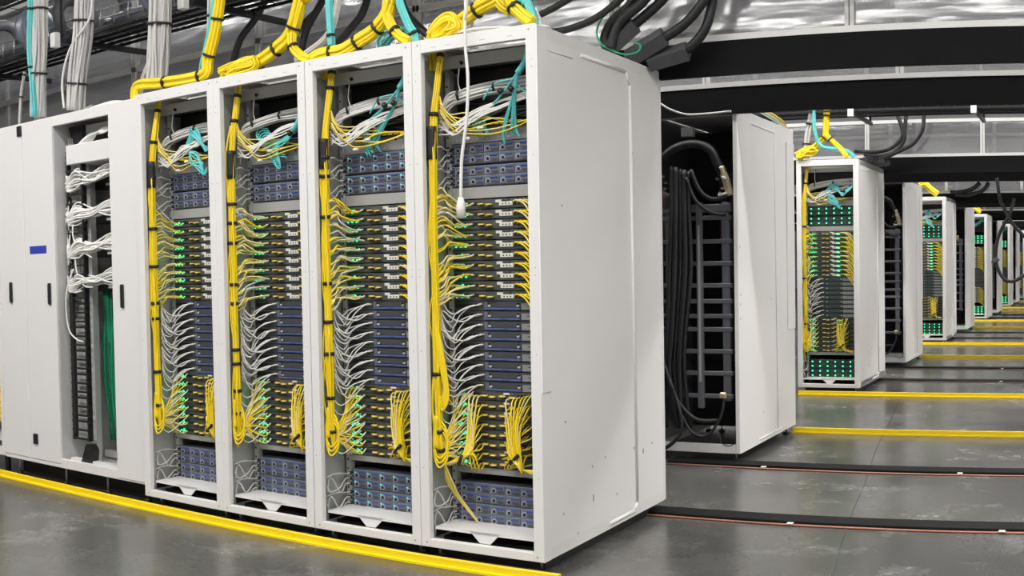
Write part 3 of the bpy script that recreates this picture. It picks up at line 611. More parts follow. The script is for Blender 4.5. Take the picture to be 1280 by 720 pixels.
def cabling(x, y, R, idx, full=True, seed=1):
    g = random.Random(seed)
    X = lambda a: x+a
    Y = lambda a: y+a
    # vertical yellow trunk on the left
    pts = [(X(.085), Y(.10), 2.19), (X(.075), Y(.08), 2.05), (X(.062), Y(.06), 1.85), (X(.060), Y(.055), 1.5), (X(.062), Y(.055), 1.1), (X(.064), Y(.055), .8), (X(.066), Y(.06), .55), (X(.07), Y(.07), .42)]
    ties = {4: (.07, .27, .72, .86, .95), 3: (.06, .14, .33, .38, .45, .55, .62, .70, .80, .9), 2: (.1, .2, .3, .40, .44, .48, .55, .60, .68, .74, .8, .88), 1: (.1, .22, .34, .43, .46, .52, .58, .64, .78, .88)}.get(idx, (.2, .4, .6, .8))
    bundle_thing('fibre_bundle', 'thick yellow fibre trunk with black ties down the left side of %s' % R, 'cable bundle', pts, .0150, 9, .0042, 'yellow_cable', ties, 4, lambda t: .75+.45*math.sin(math.pi*t)+.12*math.sin(t*19+seed), wob=.15, tieh=.008)
    b = MB()
    for k in range(12):
        z0 = g.uniform(.75, 2.0); ln = g.uniform(.25, .5); a = g.choice((-1, 1))*g.uniform(.012, .024)
        b.tube(smooth([(X(.062), Y(.055), z0), (X(.062+a*.7), Y(.045-abs(a)*.3), z0-ln*.25), (X(.062+a), Y(.04), z0-ln*.6), (X(.064), Y(.052), z0-ln)], 4), .0042, 'yellow_cable', 5)
    if idx == 4:
        for k in range(8): b.tube(smooth([(X(.06), Y(.05), 1.06), (X(.068+.003*k), Y(.04), .96), (X(.085+.004*k), Y(.045), .83), (X(.10+.003*k), Y(.05), .74-.006*k), (X(.085), Y(.05), .70-.008*k), (X(.066), Y(.055), .72)], 4), .0042, 'yellow_cable', 5)
    solo('loose_strands', b, 'yellow strands straying from the vertical fibre trunk of %s' % R, 'cable')
    # looped slack under the trunk
    L = []
    for k in range(3):
        zc = .47+.02*k; L.append([(X(.055), Y(.045), zc+.10), (X(.045), Y(.04), zc), (X(.075), Y(.035), zc-.07), (X(.11), Y(.05), zc-.03), (X(.10), Y(.06), zc+.05), (X(.07), Y(.06), zc+.09)])
    b = MB()
    for l in L: b.tube(smooth(l, 4), .0045, 'yellow_cable', 5)
    b.tube(smooth([(X(.06), Y(.05), .62), (X(.05), Y(.05), .55), (X(.055), Y(.045), .48)], 3), .012, 'yellow_cable', 6)
    solo('cable_slack', b, 'loop of slack yellow fibre low on the left side of %s' % R, 'cable')
    if idx in (1, 2, 3, 4):
        # black wrap on trunk top section
        w_ = MB().tube(smooth([(X(.058), Y(.055), 1.86), (X(.057), Y(.055), 1.8), (X(.057), Y(.055), 1.72)], 3), .0235, 'black_plastic', 8)
        solo('velcro_wrap', w_, 'black wrap around the yellow trunk high in %s' % R, 'cable wrap')
    E_ = EY-.006
    YC = MB() if not full else None
    # yellow left cables
    for blk, zs, nm in ((0, ZUP, 'upper'), (1, ZLO, 'lower')):
        for k, z in enumerate(zs):
            for c in range(4):
                xe = .080+.024*c+g.uniform(-.005, .005); ze = z+.020+g.uniform(-.004, .006)
                if blk == 0:
                    zs_ = z+.02+g.uniform(-.035, .03)-(.05 if k > 4 else -.0)+ (.03 if k < 3 else 0)
                    p = [(X(.068), Y(.06), zs_), (X(.080+g.uniform(0, .015)), Y(.065+.012*c), zs_+.016), (X(.088+.008*c), Y(.10), (zs_+ze)/2+g.uniform(.005, .03)), (X(xe-.008), Y(E_-.045), ze+g.uniform(-.012, .010)), (X(xe+.01), Y(E_-.012), ze)]
                else:
                    zs_ = .465+g.uniform(-.02, .02)+.02*(8-k)/8
                    p = [(X(.070), Y(.07), zs_), (X(.085), Y(.085), zs_+(ze-zs_)*.18), (X(.10), Y(.12), zs_+(ze-zs_)*.55+g.uniform(-.01, .01)), (X(xe-.01), Y(E_-.035), ze-.012), (X(xe), Y(E_-.012), ze)]
                mat = 'yellow_cable' if g.random() < .5 else 'pale_yellow'
                if blk == 0 and g.random() < .35: mat = 'grey_cable' if g.random() < .4 else 'pale_yellow'
                if full:
                    curve_cable('patch_cable', p, .0042 if blk == 0 else .0036, mat, 'yellow or cream patch cable entering the %s %s-block switch of %s' % (UPWORD[k], nm, R), 'left patch cables of %s' % R, sub=3, n=4, conn=('label_plate', .014, .0045))
                else: YC.tube(smooth(p, 3), .0028, mat, 4)
    # crossing yellow runs over the faces of the switches
    for blk, zs in ((0, ZUP), (1, ZLO)):
        for k, z in enumerate(zs):
            for c in range(2 if idx == 2 else 3):
                ze = z+.022
                if blk == 0:
                    p = [(X(.375+.02*c), Y(E_-.01), ze-.002*c), (X(.405+.02*c), Y(E_-.035), ze+.006), (X(.455+.02*c), Y(E_-.055), ze-.012), (X(.50+.015*c), Y(E_-.07), ze-.055-g.uniform(0, .02)), (X(.53), Y(E_-.08), ze-.11)]
                    mat = 'yellow_cable' if g.random() < .65 else 'pale_yellow'
                    if full: curve_cable('patch_cable', p, .0042, mat, 'yellow patch cable curving out of the %s upper-block switch of %s' % (UPWORD[k], R), 'right patch cables of %s' % R, sub=3, n=5, conn=None)
                    else: YC.tube(smooth(p, 3), .0035, mat, 4)
    # lower right fan tied into one bundle
    b = MB()
    for k, z in enumerate(ZLO):
        for c in range(6):
            ze = z+.012+.004*c; xs = .35+.021*c+g.uniform(-.006, .006)
            q = (k+c*.3)/8.
            tie = Vector((X(.395+.010*c), Y(E_-.085+g.uniform(-.015, .015)), .455-.011*c))
            p = [(X(xs), Y(E_-.008), ze), (X(xs+.0), Y(E_-.05), ze-.012), (X(.372+.010*c+g.uniform(-.008, .008)), Y(E_-.078), ze*.5+.455*.5), tuple(tie), (X(.45), Y(E_-.085), .405), (X(.52), Y(E_-.08), .385+.004*c)]
            if ze < .47: p = [p[0], (X(xs-.02), Y(E_-.05), ze), tuple(tie), p[4], p[5]]
            b.tube(smooth(p, 3), .0038, 'yellow_cable' if g.random() < .75 else 'pale_yellow', 4)
    T = solo('cable_fan', b, 'fan of yellow cables tied together at the lower right of %s' % R, 'cable bundle')
    obj('cable_tie', MB().tube([(X(.385), Y(E_-.09), .43), (X(.43), Y(E_-.10), .468)], .008, 'black_plastic', 6), T)
    if idx == 4:
        b = MB()
        for k in range(26):
            z = ZLO[k % 8]+.02; xs = .16+.010*(k % 6)
            p = [(X(xs), Y(E_-.01), z), (X(xs-.0), Y(E_-.05), z-.02), (X(.155+.0015*k), Y(E_-.07), .45+.12*(z-.4)), (X(.12+.001*(k % 7)), Y(E_-.09-.002*(k % 5)), .432-.002*(k % 9)), (X(.07), Y(.08), .405)]
            b.tube(smooth(p, 3), .0038, 'yellow_cable' if k % 4 else 'pale_yellow', 4)
        T = solo('cable_fan', b, 'fan of yellow cables tied together at the lower left of %s' % R, 'cable bundle')
        obj('cable_tie', MB().tube([(X(.135), Y(E_-.10), .405), (X(.15), Y(E_-.10), .45)], .007, 'black_plastic', 6), T)
        b = MB()
        for k in range(4):
            p = [(X(.075), Y(.08), .41), (X(.07+.01*k), Y(.10), .33), (X(.10+.006*k), Y(.13), .26), (X(.15+.004*k), Y(.155), .19), (X(.19), Y(.16), .15)]
            b.tube(smooth(p, 3), .0035, 'pale_yellow' if k % 2 else 'yellow_cable', 5)
        solo('loose_cable', b, 'strand of yellow cables trailing down to the white shelf of %s' % R, 'cable')
    # white server cables
    for k, z in enumerate(ZSV):
        for c in range(3):
            xe = .155+.022*c+g.uniform(-.006, .006); ze = z+.018+.004*c; d = g.uniform(.05, .13)
            p = [(X(.055), Y(.10), ze+g.uniform(-.02, .05)), (X(.06+.012*c), Y(.11), ze-d*.45), (X(.085+.012*c), Y(.135), ze-d*.75), (X(xe-.055), Y(.155), ze-d*.35), (X(xe-.014), Y(E_-.02), ze-.004), (X(xe), Y(E_-.008), ze)]
            if c == 2 and k % 2: p[1] = (X(.07), Y(.10), ze+.02); p[2] = (X(.1), Y(.125), ze-.015)
            curve_cable('white_patch_cable', p, .0032, 'white_cable', 'thin white patch cable entering the %s middle-block server of %s' % ((UPWORD[k] if k < 8 else 'bottom'), R), 'white patch cables of %s' % R, sub=3, n=4, conn=('white_cable', .016, .0042))
    # a few white loops among the yellow ones beside the lower block
    for k in range(6):
        z = .70-.045*k
        p = [(X(.05), Y(.09), z+.08), (X(.055), Y(.075), z-.02), (X(.09), Y(.10), z-.075), (X(.13), Y(.15), z-.03), (X(.16), Y(E_-.01), z+.015)]
        curve_cable('white_patch_cable', p, .0032, 'white_cable', 'white patch cable looping low beside the lower switches of %s' % R, 'low white cables of %s' % R, sub=3, n=4)
    # grey power leads with dark plugs on the chassis left edges
    for zc, nm in ((1.702, 'upper pair, upper'), (1.606, 'upper pair, lower'), (.2245, 'bottom pair, upper'), (.1345, 'bottom pair, lower')):
        for k in range(3):
            z = zc+.018+.025*k; s = 1 if zc > 1 else -1
            p = [(X(.02), Y(.07), z+.03*s+.012*k), (X(.03), Y(.085+.01*k), z+.045-.02*k), (X(.06), Y(.12), z-.03+.02*k), (X(.05), Y(.17), z), (X(.058), Y(E_+.0), z)]
            if k == 1: p[1] = (X(.03), Y(.08), z-.05); p[2] = (X(.065), Y(.11), z-.03)
            curve_cable('power_lead', p, .0038, 'grey_cable', 'grey lead looping into the %s chassis of %s' % (nm, R), 'grey leads of %s' % R, sub=3, n=5, conn=('dark_steel', .012, .008))
    # top: grey bundle across, yellow arcs, teal spray, black cords
    b = MB()
    for k in range(24):
        o = g.uniform(-.026, .024); q = g.uniform(-.015, .015); drop = g.uniform(0, .05) if k % 3 == 0 else 0
        p = [(X(.05+.01*(k % 3)), Y(.12+q), 1.93-.004*k-drop), (X(.09), Y(.13+q), 1.965+o-drop*.6), (X(.17), Y(.14+q), 1.99+o), (X(.30), Y(.15+q), 2.01+o), (X(.43), Y(.16+q), 2.015+o*1.2), (X(.56), Y(.17+q), 2.03+o)]
        b.tube(smooth(p, 4), .0045, 'grey_cable', 5)
    T = solo('cable_bundle', b, 'grey cable bundle arching across the top opening of %s' % R, 'cable bundle')
    for t in (.15, .33): obj('cable_tie', MB().tube([(X(t), Y(.125), 1.955+.12*t), (X(t), Y(.112), 1.985+.08*t), (X(t), Y(.125), 2.01+.05*t)], .006, 'black_plastic', 6), T)
    b = MB()
    for k in range(6):
        o = g.uniform(-.015, .015); p = [(X(.085), Y(.08), 1.99-.014*k), (X(.11+.006*k), Y(.10), 1.925-.014*k+o), (X(.19), Y(.13), 1.905-.018*k-o), (X(.29+.01*k), Y(.14), 1.90-.014*k+o), (X(.34+.03*k), Y(.18), 1.87)]
        b.tube(smooth(p, 4), .0032, 'yellow_cable' if k % 2 else 'pale_yellow', 5)
    solo('cable_arc', b, 'yellow cables arcing right from the trunk near the top of %s' % R, 'cable bundle')
    # black cords mass
    b = MB()
    for k in range(34):
        z = 1.865+g.uniform(0, .12); a = g.uniform(-.03, .03); z2 = 1.868+g.uniform(0, .09)
        p = [(X(g.uniform(.07, .14)), Y(.24), z+.01), (X(.2), Y(.21+a), z-.002), (X(.32), Y(.22+a), (z+z2)/2), (X(.45), Y(.22+a), z2+.01), (X(.57), Y(.24), z2+.04)]
        b.tube(smooth(p, 3), .008, 'cord_black', 5)
    solo('cord_bundle', b, 'tangle of black cords behind the coloured cables at the top of %s' % R, 'cable bundle')
    b = MB(); kx = EX0+.10
    while kx < EX1-.02:
        ln = g.uniform(.02, .035); b.box(kx, kx+ln, -.004, .004, 0, .008, 'yellow_cable', .002); kx += ln+.006
    b.box(EX0+.06, EX1, .004, .05, -.004, .0, 'dark_steel')
    solo('port_strip', b, 'row of yellow plugs on top of the grey dotted panel in %s' % R, 'connector strip', (x, y+EY-.03, 1.861))
    # teal spray
    b = MB()
    if idx in (3, 4):
        hub = (X(.50), Y(.10), 2.10); legs = (((.36, 1.965), (.24, 1.84)), ((.43, 1.97), (.385, 1.80)))
        if idx == 3: legs = (((.37, 1.99), (.24, 1.87)), ((.42, 1.98), (.26, 1.79)))
        for (m_, e) in legs:
            for k in range(8):
                s_ = g.uniform(-.018, .018); p = [hub, (X(.46+s_*.3), Y(.10), 2.05), (X(m_[0]+s_*.4), Y(.12), m_[1]+s_*.4), (X(e[0]+s_*1.9), Y(.16), e[1]+.03+abs(s_)), (X(e[0]+s_*2.4+.005), Y(.17), e[1]+g.uniform(-.03, .02))]
                b.tube(smooth(p, 4), .0042, 'teal_cable', 5)
        b.tube(smooth([(X(.535), Y(.09), 2.16), hub, (X(.46), Y(.10), 2.05)], 3), .014, 'teal_cable', 7)
        b.tube(smooth([(X(.43), Y(.11), 2.03), (X(.33), Y(.12), 2.02), (X(.28), Y(.12), 1.96)], 3), .004, 'teal_cable', 5)
        b.tube(smooth([(X(.44), Y(.11), 2.02), (X(.47), Y(.13), 1.98), (X(.53), Y(.14), 1.965)], 3), .004, 'teal_cable', 5)
        ties = ((.485, 2.085), (.375, 1.985), (.425, 1.99))
    elif idx == 2:
        for k in range(13):
            s_ = g.uniform(-.02, .02); f_ = k/12
            ex = .15+.12*f_; ez = 1.93-.15*f_
            p = [(X(.56), Y(.1), 2.14), (X(.50+s_*.4), Y(.11), 2.02+s_*.4), (X(.40+s_), Y(.13), 1.91+s_), (X(.30+s_), Y(.14), 1.87+s_), (X(ex+.04), Y(.145), ez-.02), (X(ex), Y(.15), ez), (X(ex+.015), Y(.155), ez+.035), (X(ex+.07), Y(.16), ez+.03)]
            b.tube(smooth(p, 4), .0042, 'teal_cable', 5)
        b.tube(smooth([(X(.56), Y(.1), 2.14), (X(.50), Y(.11), 2.02), (X(.41), Y(.13), 1.92)], 3), .014, 'teal_cable', 7)
        ties = ((.49, 2.01), (.41, 1.915))
    else:
        for k in range(12):
            s_ = g.uniform(-.03, .03); an = k*.52
            r1 = g.uniform(.04, .10); p = [(X(.56), Y(.1), 2.0+s_*.3), (X(.47), Y(.11), 1.93+s_*.6), (X(.41), Y(.12), 1.90+s_*.5), (X(.33-s_), Y(.12), 1.93+r1*.9), (X(.27+s_), Y(.13), 1.90+r1*.4+s_), (X(.31-s_), Y(.13), 1.86-s_), (X(.38), Y(.13), 1.83-.02*(k % 4)), (X(.34+.02*(k % 4)), Y(.14), 1.77+.012*(k % 5))]
            b.tube(smooth(p, 4), .0042, 'teal_cable', 5)
        ties = ((.44, 1.925),)
    T = solo('cable_spray', b, 'teal cable bundle splaying down from the top right of %s' % R, 'cable bundle')
    for (a, z) in ties: obj('cable_tie', MB().tube([(X(a)-.006, Y(.105), z+.006), (X(a)+.006, Y(.105), z-.006)], .013, 'black_plastic', 6), T)
    # white connectors and clear lead across the top
    b = MB()
    for k in range(9):
        o = g.uniform(-.03, .03); o2 = g.uniform(-.03, .03); p = [(X(.06), Y(.1), 1.83+.014*k), (X(.13), Y(.11), 1.85+o), (X(.23), Y(.12), 1.90+o2), (X(.34), Y(.13), 1.935+o*.7), (X(.48), Y(.15), 1.97+o2*.6)]
        b.tube(smooth(p, 4), .0034, 'white_cable', 5)
    solo('cable_arc', b, 'loose white cables rising to the right near the top of %s' % R, 'cable bundle')
    for k, (a, z) in enumerate(((.23, 1.905), (.24, 1.84), (.17, 1.80))):
        solo('plug', MB().box(0, .03, 0, .014, 0, .012, 'label_plate', .003), 'small white plug among the top cables of %s, %s' % (R, ('uppermost', 'middle one', 'lowest')[k]), 'plug', (X(a), Y(.125), z))
    # little hook lead hanging from the header baffle
    b = MB().tube(smooth([(X(.15), Y(.14), 2.14), (X(.148), Y(.14), 2.10), (X(.15), Y(.13), 2.04), (X(.17), Y(.13), 1.99)], 4), .003, 'grey_cable', 5)
    b.cyl((X(.15), Y(.145), 2.135), .008, .02, 'y', 'black_plastic', 8)
    solo('thin_lead', b, 'thin grey lead hanging from a black grommet under the header of %s' % R, 'cable')
    return YC

STUFF = []
RN = {4: 'the right-end front rack', 3: 'front rack two-from-right', 2: 'front rack three-from-right', 1: 'front rack four-from-right'}
RACKX = {4: -2.72, 3: -3.322, 2: -3.926, 1: -4.526}
for i in (4, 3, 2, 1):
    x = RACKX[i]
    rack(x, DA, {4: 'white open-front rack at the right end of the front row, blank side panel showing', 3: 'white open-front rack, second from the right in the front row', 2: 'white open-front rack, third from the right in the front row', 1: 'white open-front rack next to the tall white cable cabinet door'}[i], last=(i == 4))
    equip(x, DA, RN[i], None if i == 3 else False)
    yc = cabling(x, DA, RN[i], i, i > 1, 10+i)
    if yc: STUFF.append(yc)

# ---------------------------------------------------------------- rows farther back
def merge_stuff(mbs, name, label):
    b = MB()
    for m in mbs:
        o = len(b.v); b.v += m.v; mp = [b.mi(t) for t in m.mats]
        b.f += [tuple(o+i for i in f) for f in m.f]; b.m += [mp[k] for k in m.m]; b.sm += m.sm
    solo(name, b, label, 'cable')['kind'] = 'stuff'
FRX = {}
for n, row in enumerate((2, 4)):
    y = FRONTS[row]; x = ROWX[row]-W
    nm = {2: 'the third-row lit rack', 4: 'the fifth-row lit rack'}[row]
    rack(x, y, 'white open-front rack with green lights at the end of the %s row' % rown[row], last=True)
    PAL.update({'blue_box': 'deep_teal', 'lit_edge_frame': 'deep_slate', 'blue_tab': 'deep_teal', 'server_body': 'deep_slate', 'server_strip': 'deep_teal'})
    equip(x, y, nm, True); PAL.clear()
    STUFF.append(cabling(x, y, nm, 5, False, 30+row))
merge_stuff(STUFF, 'patch_cabling', 'yellow patch cables on the switches of front rack four-from-right and the lit racks behind')

# small distant racks: one mesh of equipment per rack is a stack of plain units
def far_unit(h, kind):
    b = MB()
    if kind == 'chassis':
        b.box(EX0, EX1, 0, .3, 0, h, 'deep_teal')
        for r in range(2):
            for c in range(6): b.box(EX0+.03+c*.075, EX0+.055+c*.075, -.01, 0, .014+.044*r, .028+.044*r, 'green_led')
    elif kind == 'switch':
        b.box(EX0, EX1, 0, .3, 0, h, 'switch_body'); b.box(EX0+.02, EX0+.10, -.004, 0, .012, .028, 'green_led')
        b.box(.2, .27, -.02, 0, .012, .026, 'yellow_cable'); b.box(.30, .36, -.006, 0, .008, .028, 'label_plate')
        b.tube([(.39, -.01, .02), (.44, -.05, .01), (.50, -.06, -.04), (.53, -.06, -.09)], .006, 'yellow_cable', 5)
    else: b.box(EX0, EX1, 0, .3, 0, h, 'server_body'); b.box(.2, .38, -.004, 0, .006, .014, 'deep_teal'); b.box(.40, .53, -.004, 0, .006, .03, 'deep_slate')
    return b
for row in (6, 8, 10, 12):
    y = FRONTS[row]; x = ROWX[row]-W; nm = rown[row]
    rack(x, y, 'small distant white open-front rack ending the %s row' % nm, last=True)
    if row > 8: 
        b = MB()
        for z in ZUP+ZLO: b.box(EX0+.02, EX0+.10, -.004, 0, z, z+.02, 'green_led'); b.box(.2, .5, -.02, 0, z, z+.018, 'yellow_cable')
        b.box(EX0, EX1, 0, .3, .14, 1.85, 'server_body')
        solo('equipment_stack', b, 'tiny stack of lit equipment inside the %s row end rack' % nm, 'equipment', (x, y+EY, 0)); continue
    for k, z in enumerate((1.702, 1.606, .2245, .1345)): solo('equipment_chassis', mesh('far_ch', lambda: far_unit(.088, 'chassis')), '%s blue-grey lit chassis in the %s row end rack' % (('topmost', 'second', 'third', 'lowest')[k], nm), 'equipment', (x, y+EY, z))
    for k, z in enumerate(ZUP): solo('network_switch', mesh('far_sw', lambda: far_unit(.04, 'switch')), '%s upper switch in the %s row end rack' % (UPWORD[k], nm), 'switch', (x, y+EY, z))
    for k, z in enumerate(ZLO): solo('network_switch', mesh('far_sw', None), '%s lower switch in the %s row end rack' % (UPWORD[k], nm), 'switch', (x, y+EY, z))
    for k, z in enumerate(ZSV): solo('server', mesh('far_sv', lambda: far_unit(.041, 'server')), '%s server in the %s row end rack' % (UPWORD[k], nm), 'server', (x, y+EY, z))
    b = MB(); strands(b, [(x+.07, y+.05, 2.18), (x+.06, y+.05, 1.2), (x+.065, y+.05, .3)], .03, 8, .007, 'yellow_cable', 4)
    solo('fibre_bundle', b, 'yellow fibre trunk down the left side of the %s row end rack' % nm, 'cable bundle')
    b = MB(); strands(b, [(x+.08, y+.1, 1.95), (x+.3, y+.12, 1.97), (x+.55, y+.12, 2.12)], .03, 8, .007, 'teal_cable', 4)
    solo('cable_bundle', b, 'teal cables across the top opening of the %s row end rack' % nm, 'cable bundle')

# rear-facing racks (rows 2, 4, 6 ...): the open back looks at the camera, side panel on the right
def rear_rack(x, y, row, last=True):
    """x = left edge, y = rear plane"""
    nm = rown[row]
    R = thing('power_rack', ('white rack of the %s row seen from its open dark back%s' % (nm, '' if last else ', the inner one')), 'rack', (x, y, 0))
    f = MB(); z0, z1 = ZB, ZT
    f.box(0, .02, 0, .02, z0, z1, 'grey_steel'); f.box(W-.028, W, -.004, .02, z0-.0, z1+.02, 'side_paint', .003)
    f.box(.02, W-.028, 0, .02, z1-.05, z1-.02, 'grey_steel'); f.box(.02, W-.028, 0, .02, z0, z0+.055, 'white_paint')
    f.box(0, .02, DEP-.02, DEP, z0, z1, 'white_paint'); f.box(W-.02, W, DEP-.02, DEP, z0, z1, 'white_paint')
    f.box(.02, W-.02, DEP-.02, DEP, z0, z1, 'white_paint'); f.box(0, .02, .02, DEP-.02, z0, z0+.04, 'grey_steel'); f.box(W-.03, W-.012, .02, DEP-.02, z0, z0+.04, 'grey_steel')
    obj('frame', f.mesh('rear_frame') if 'rf' not in KM else KM['rf'], R)
    obj('top_panel', mesh('rr_top', lambda: MB().box(.02, W-.02, .02, DEP-.02, z1-.012, z1-.002, 'side_paint')), R)
    obj('side_panel', mesh('rr_sl', lambda: MB().box(0, .01, .02, DEP-.02, z0, z1-.012, 'slate_steel')), R)
    def sp():
        c = MB(); X = W; c.box(X-.012, X, .02, DEP-.02, z0, z1-.002, 'side_paint')
        def rib(y0, a, y1, b_, r=.0045): c.tube([(X+.001, y0, a), (X+.001, y1, b_)], r, 'side_paint', 6)
        rib(.30, 2.15, .80, 2.15); rib(.80, 2.15, .83, .10); rib(.40, .09, .92, .09)
        c.box(X, X+.005, 1.10, DEP, .77, 2.12, 'side_paint', .002)
        for yy, zz in ((.02, .9), (.03, .99), (.03, 1.05), (.7, 1.0), (.03, 1.35), (.9, .3), (.5, .25), (.8, 1.86)): c.box(X, X+.0015, yy, yy+.008, zz, zz+.012, 'tag_grey')
        return c
    obj('side_panel', mesh('rr_sr', sp), R)
    obj('interior_liner', mesh('rr_in', lambda: MB().box(.012, W-.03, .72, .73, z0+.06, z1-.06, 'black_plastic')), R)
    for fx, fy in ((.05, .07), (.55, .07), (.05, 1.22), (.55, 1.22)): obj('levelling_foot', mesh('foot', foot_mb), R, (fx, fy, 0))
    # slate power shelf ladder
    T = thing('busbar_ladder', 'slate steel rung ladder in the open back of the %s row%s' % (nm, '' if last else ', inner rack'), 'rack equipment', (x, y+.075, 0))
    obj('rail', mesh('bl_r', lambda: MB().box(.08, .13, 0, .03, .38, 1.64, 'slate_steel', .003)), T)
    obj('rail', mesh('bl_r', None), T, (.385, 0, 0)); obj('rail', mesh('bl_rm', lambda: MB().box(.295, .335, -.012, .02, .33, 1.64, 'slate_steel', .003).box(.308, .322, -.014, -.01, .5, 1.5, 'tag_grey')), T)
    for k, z in enumerate((1.58, 1.53, 1.38, 1.24, 1.10, 1.00, .905, .82, .68, .54, .395)):
        obj('rung', mesh('bl_g%d' % (k == 0), lambda: MB().box(.06, .53, -.004, .026, 0, (.05 if k == 0 else .028), 'slate_steel', .003)), T, (0, 0, z))
    if not last: return R
    if row <= 3:
        # power cords
        r = random.Random(row); gp = 'black cords in the back of the %s row rack' % nm
        def C_(pts, rad, word, mat='cord_black', sub=5):
            return solo('power_cable', MB().tube(smooth([(x+a, y+b, c) for a, b, c in pts], sub), rad, mat, 8), '%s in the %s row open back' % (word, nm), 'cord', group=None)
        C_([(-.02, .05, 1.86), (.07, .04, 1.92), (.17, .03, 1.985), (.30, .03, 2.01), (.41, .03, 1.97), (.455, .04, 1.88), (.49, .05, 1.82)], .030, 'thick black hose arching over the top')
        solo('hose_fitting', MB().tube(smooth([(x+.475, y+.04, 1.86), (x+.505, y+.05, 1.78), (x+.53, y+.06, 1.68)], 4), .026, 'brass', 8).tube([(x+.49, y+.03, 1.80), (x+.52, y+.03, 1.77)], .012, 'pale_steel', 6).tube([(x+.46, y+.03, 1.68), (x+.54, y+.05, 1.70)], .01, 'pale_steel', 6), 'pale metal hose fitting at the right inside the %s row open back' % nm, 'fitting')
        for k in range(5):
            a = .14+.03*k; e = .10+.035*k
            C_([(a, .05, 1.88-.01*k), (a+.005, .03, 1.6), (a-.01+.006*k, .02, 1.2), (a-.03, .02, .8), (e-.02, .03, .55), (e+r.uniform(-.03, .04), .05, .2)], (.016, .020, .012, .020, .014)[k], '%s vertical black cord from the left' % ORD[k])
        C_([(.28, .03, 1.85), (.34, .02, 1.72), (.42, .03, 1.66), (.52, .05, 1.68)], .014, 'short black cord sagging to the right below the hose')
        C_([(.25, .03, 1.80), (.31, .02, 1.66), (.40, .03, 1.58), (.50, .06, 1.56)], .012, 'second short black cord sagging right')
        C_([(-.0, .0, .78), (.10, -.01, .60), (.18, -.02, .40), (.30, .0, .27), (.44, .03, .26)], .014, 'black cord sweeping low to the right')
        C_([(.12, -.01, .55), (.20, -.03, .35), (.22, -.04, .20), (.14, -.05, .10), (.04, -.06, .06)], .013, 'black cord curling down to the bottom left')
        C_([(.17, -.01, .40), (.27, -.02, .20), (.38, .0, .17), (.47, .02, .30), (.48, .04, .42)], .010, 'black cord hooked up at the lower right')
        C_([(.47, -.008, .18), (.48, -.012, .13), (.52, -.012, .11), (.565, -.012, .13), (.57, -.006, .2)], .003, 'thin black wire loop at the bottom right')
        solo('plug', MB().box(x+.455, x+.50, y+.02, y+.05, .40, .44, 'brass', .008), 'brass-coloured plug low in the open back of the %s row rack' % nm, 'plug')
        b = MB()
        for k in range(9): b.tube(smooth([(x+.02+.012*k, y+.1, 1.80-.02*k), (x+.05+.01*k, y+.06, 1.70), (x+.03+.012*k, y+.08, 1.60), (x+.06, y+.09, 1.5-.01*k)], 3), .009, 'hose_brown', 6)
        solo('hose_bundle', b, 'brown hoses at the left inside the open back of the %s row rack' % nm, 'hose')
        T = thing('connector_cluster', 'cluster of small pale connectors in the upper back of the %s row rack' % nm, 'connector', (x, y, 0))
        for k in range(10): zz = 1.45+.04*k; obj('connector', MB().box(.05+.01*(k % 3), .075+.01*(k % 3), .09, .1, zz, zz+.015, 'tag_grey', .002), T)
        for k in range(7): obj('connector', MB().box(.43+.017*(k % 4), .45+.017*(k % 4), .07, .09, 1.66+.03*k, 1.675+.03*k, 'tag_grey', .003), T)
        b = MB()
        for k in range(5): b.tube([(x+.35+.035*k, y+.4, 1.85), (x+.36+.03*k, y+.4, .6)], .013, 'hose_brown', 6)
        solo('hose_bundle', b, 'brownish hoses deep behind the rungs of the %s row rack' % nm, 'hose')
        solo('bracket_box', MB().box(x+.21, x+.29, y+.04, y+.09, 2.06, 2.12, 'tag_grey', .004), 'small grey box under the top rail of the %s row open back' % nm, 'box')
    else:
        b = MB()
        for k in range(5): b.tube(smooth([(x+.15+.05*k, y+.04, 1.95), (x+.17+.04*k, y+.03, 1.2), (x+.12+.06*k, y+.04, .2)], 3), .014, 'cord_black', 6)
        solo('cord_bundle', b, 'black cords hanging in the open back of the %s row rack' % nm, 'cable bundle')
        solo('connector_cluster', MB().box(x+.34, x+.42, y+.05, y+.09, 1.72, 1.80, 'tag_grey', .01).box(x+.40, x+.46, y+.05, y+.09, 1.62, 1.70, 'brass', .01), 'pale fittings in the upper back of the %s row rack' % nm, 'connector')
    return R
for row in (1, 3, 5, 7, 9, 11, 13):
    rear_rack(ROWX[row]-W, REARS[row], row)
rear_rack(ROWX[1]-2*W-.002, REARS[1], 1, last=False)

# ---------------------------------------------------------------- cable cabinet at the left of the front row
CYF = 3.885; CZ0, CZ1 = .115, 2.212
def slab(x0, x1, z0, z1, y0=0, y1=.02, mat='white_paint', bev=.003): return MB().box(x0, x1, CYF+y0, CYF+y1, z0, z1, mat, bev)
def put_handle(p, x, z, h=.13):
    b = MB(); b.box(x-.013, x+.013, CYF-.012, CYF+.001, z-h/2, z+h/2, 'black_plastic', .004); b.box(x-.006, x+.006, CYF-.017, CYF-.010, z-h/2+.01, z+h/2-.01, 'dark_steel', .002)
    obj('handle', b, p)
LAB = thing('cable_cabinet', 'wide white cable cabinet at the left of the front row with an open middle bay', 'cabinet', (-5.2, CYF, 0))
LAB_loc = Vector((-5.2, CYF, 0))
def cpart(name, b, parent=LAB, **k):
    b.v = [(a-LAB_loc.x, c-LAB_loc.y, d) for a, c, d in b.v]; return obj(name, b, parent, **k)
LX0, LX1, LX2, LX3, LX4 = -5.93, -5.64, -5.325, -4.79, -4.545
f = MB(); y0, y1 = CYF+.02, CYF+.9
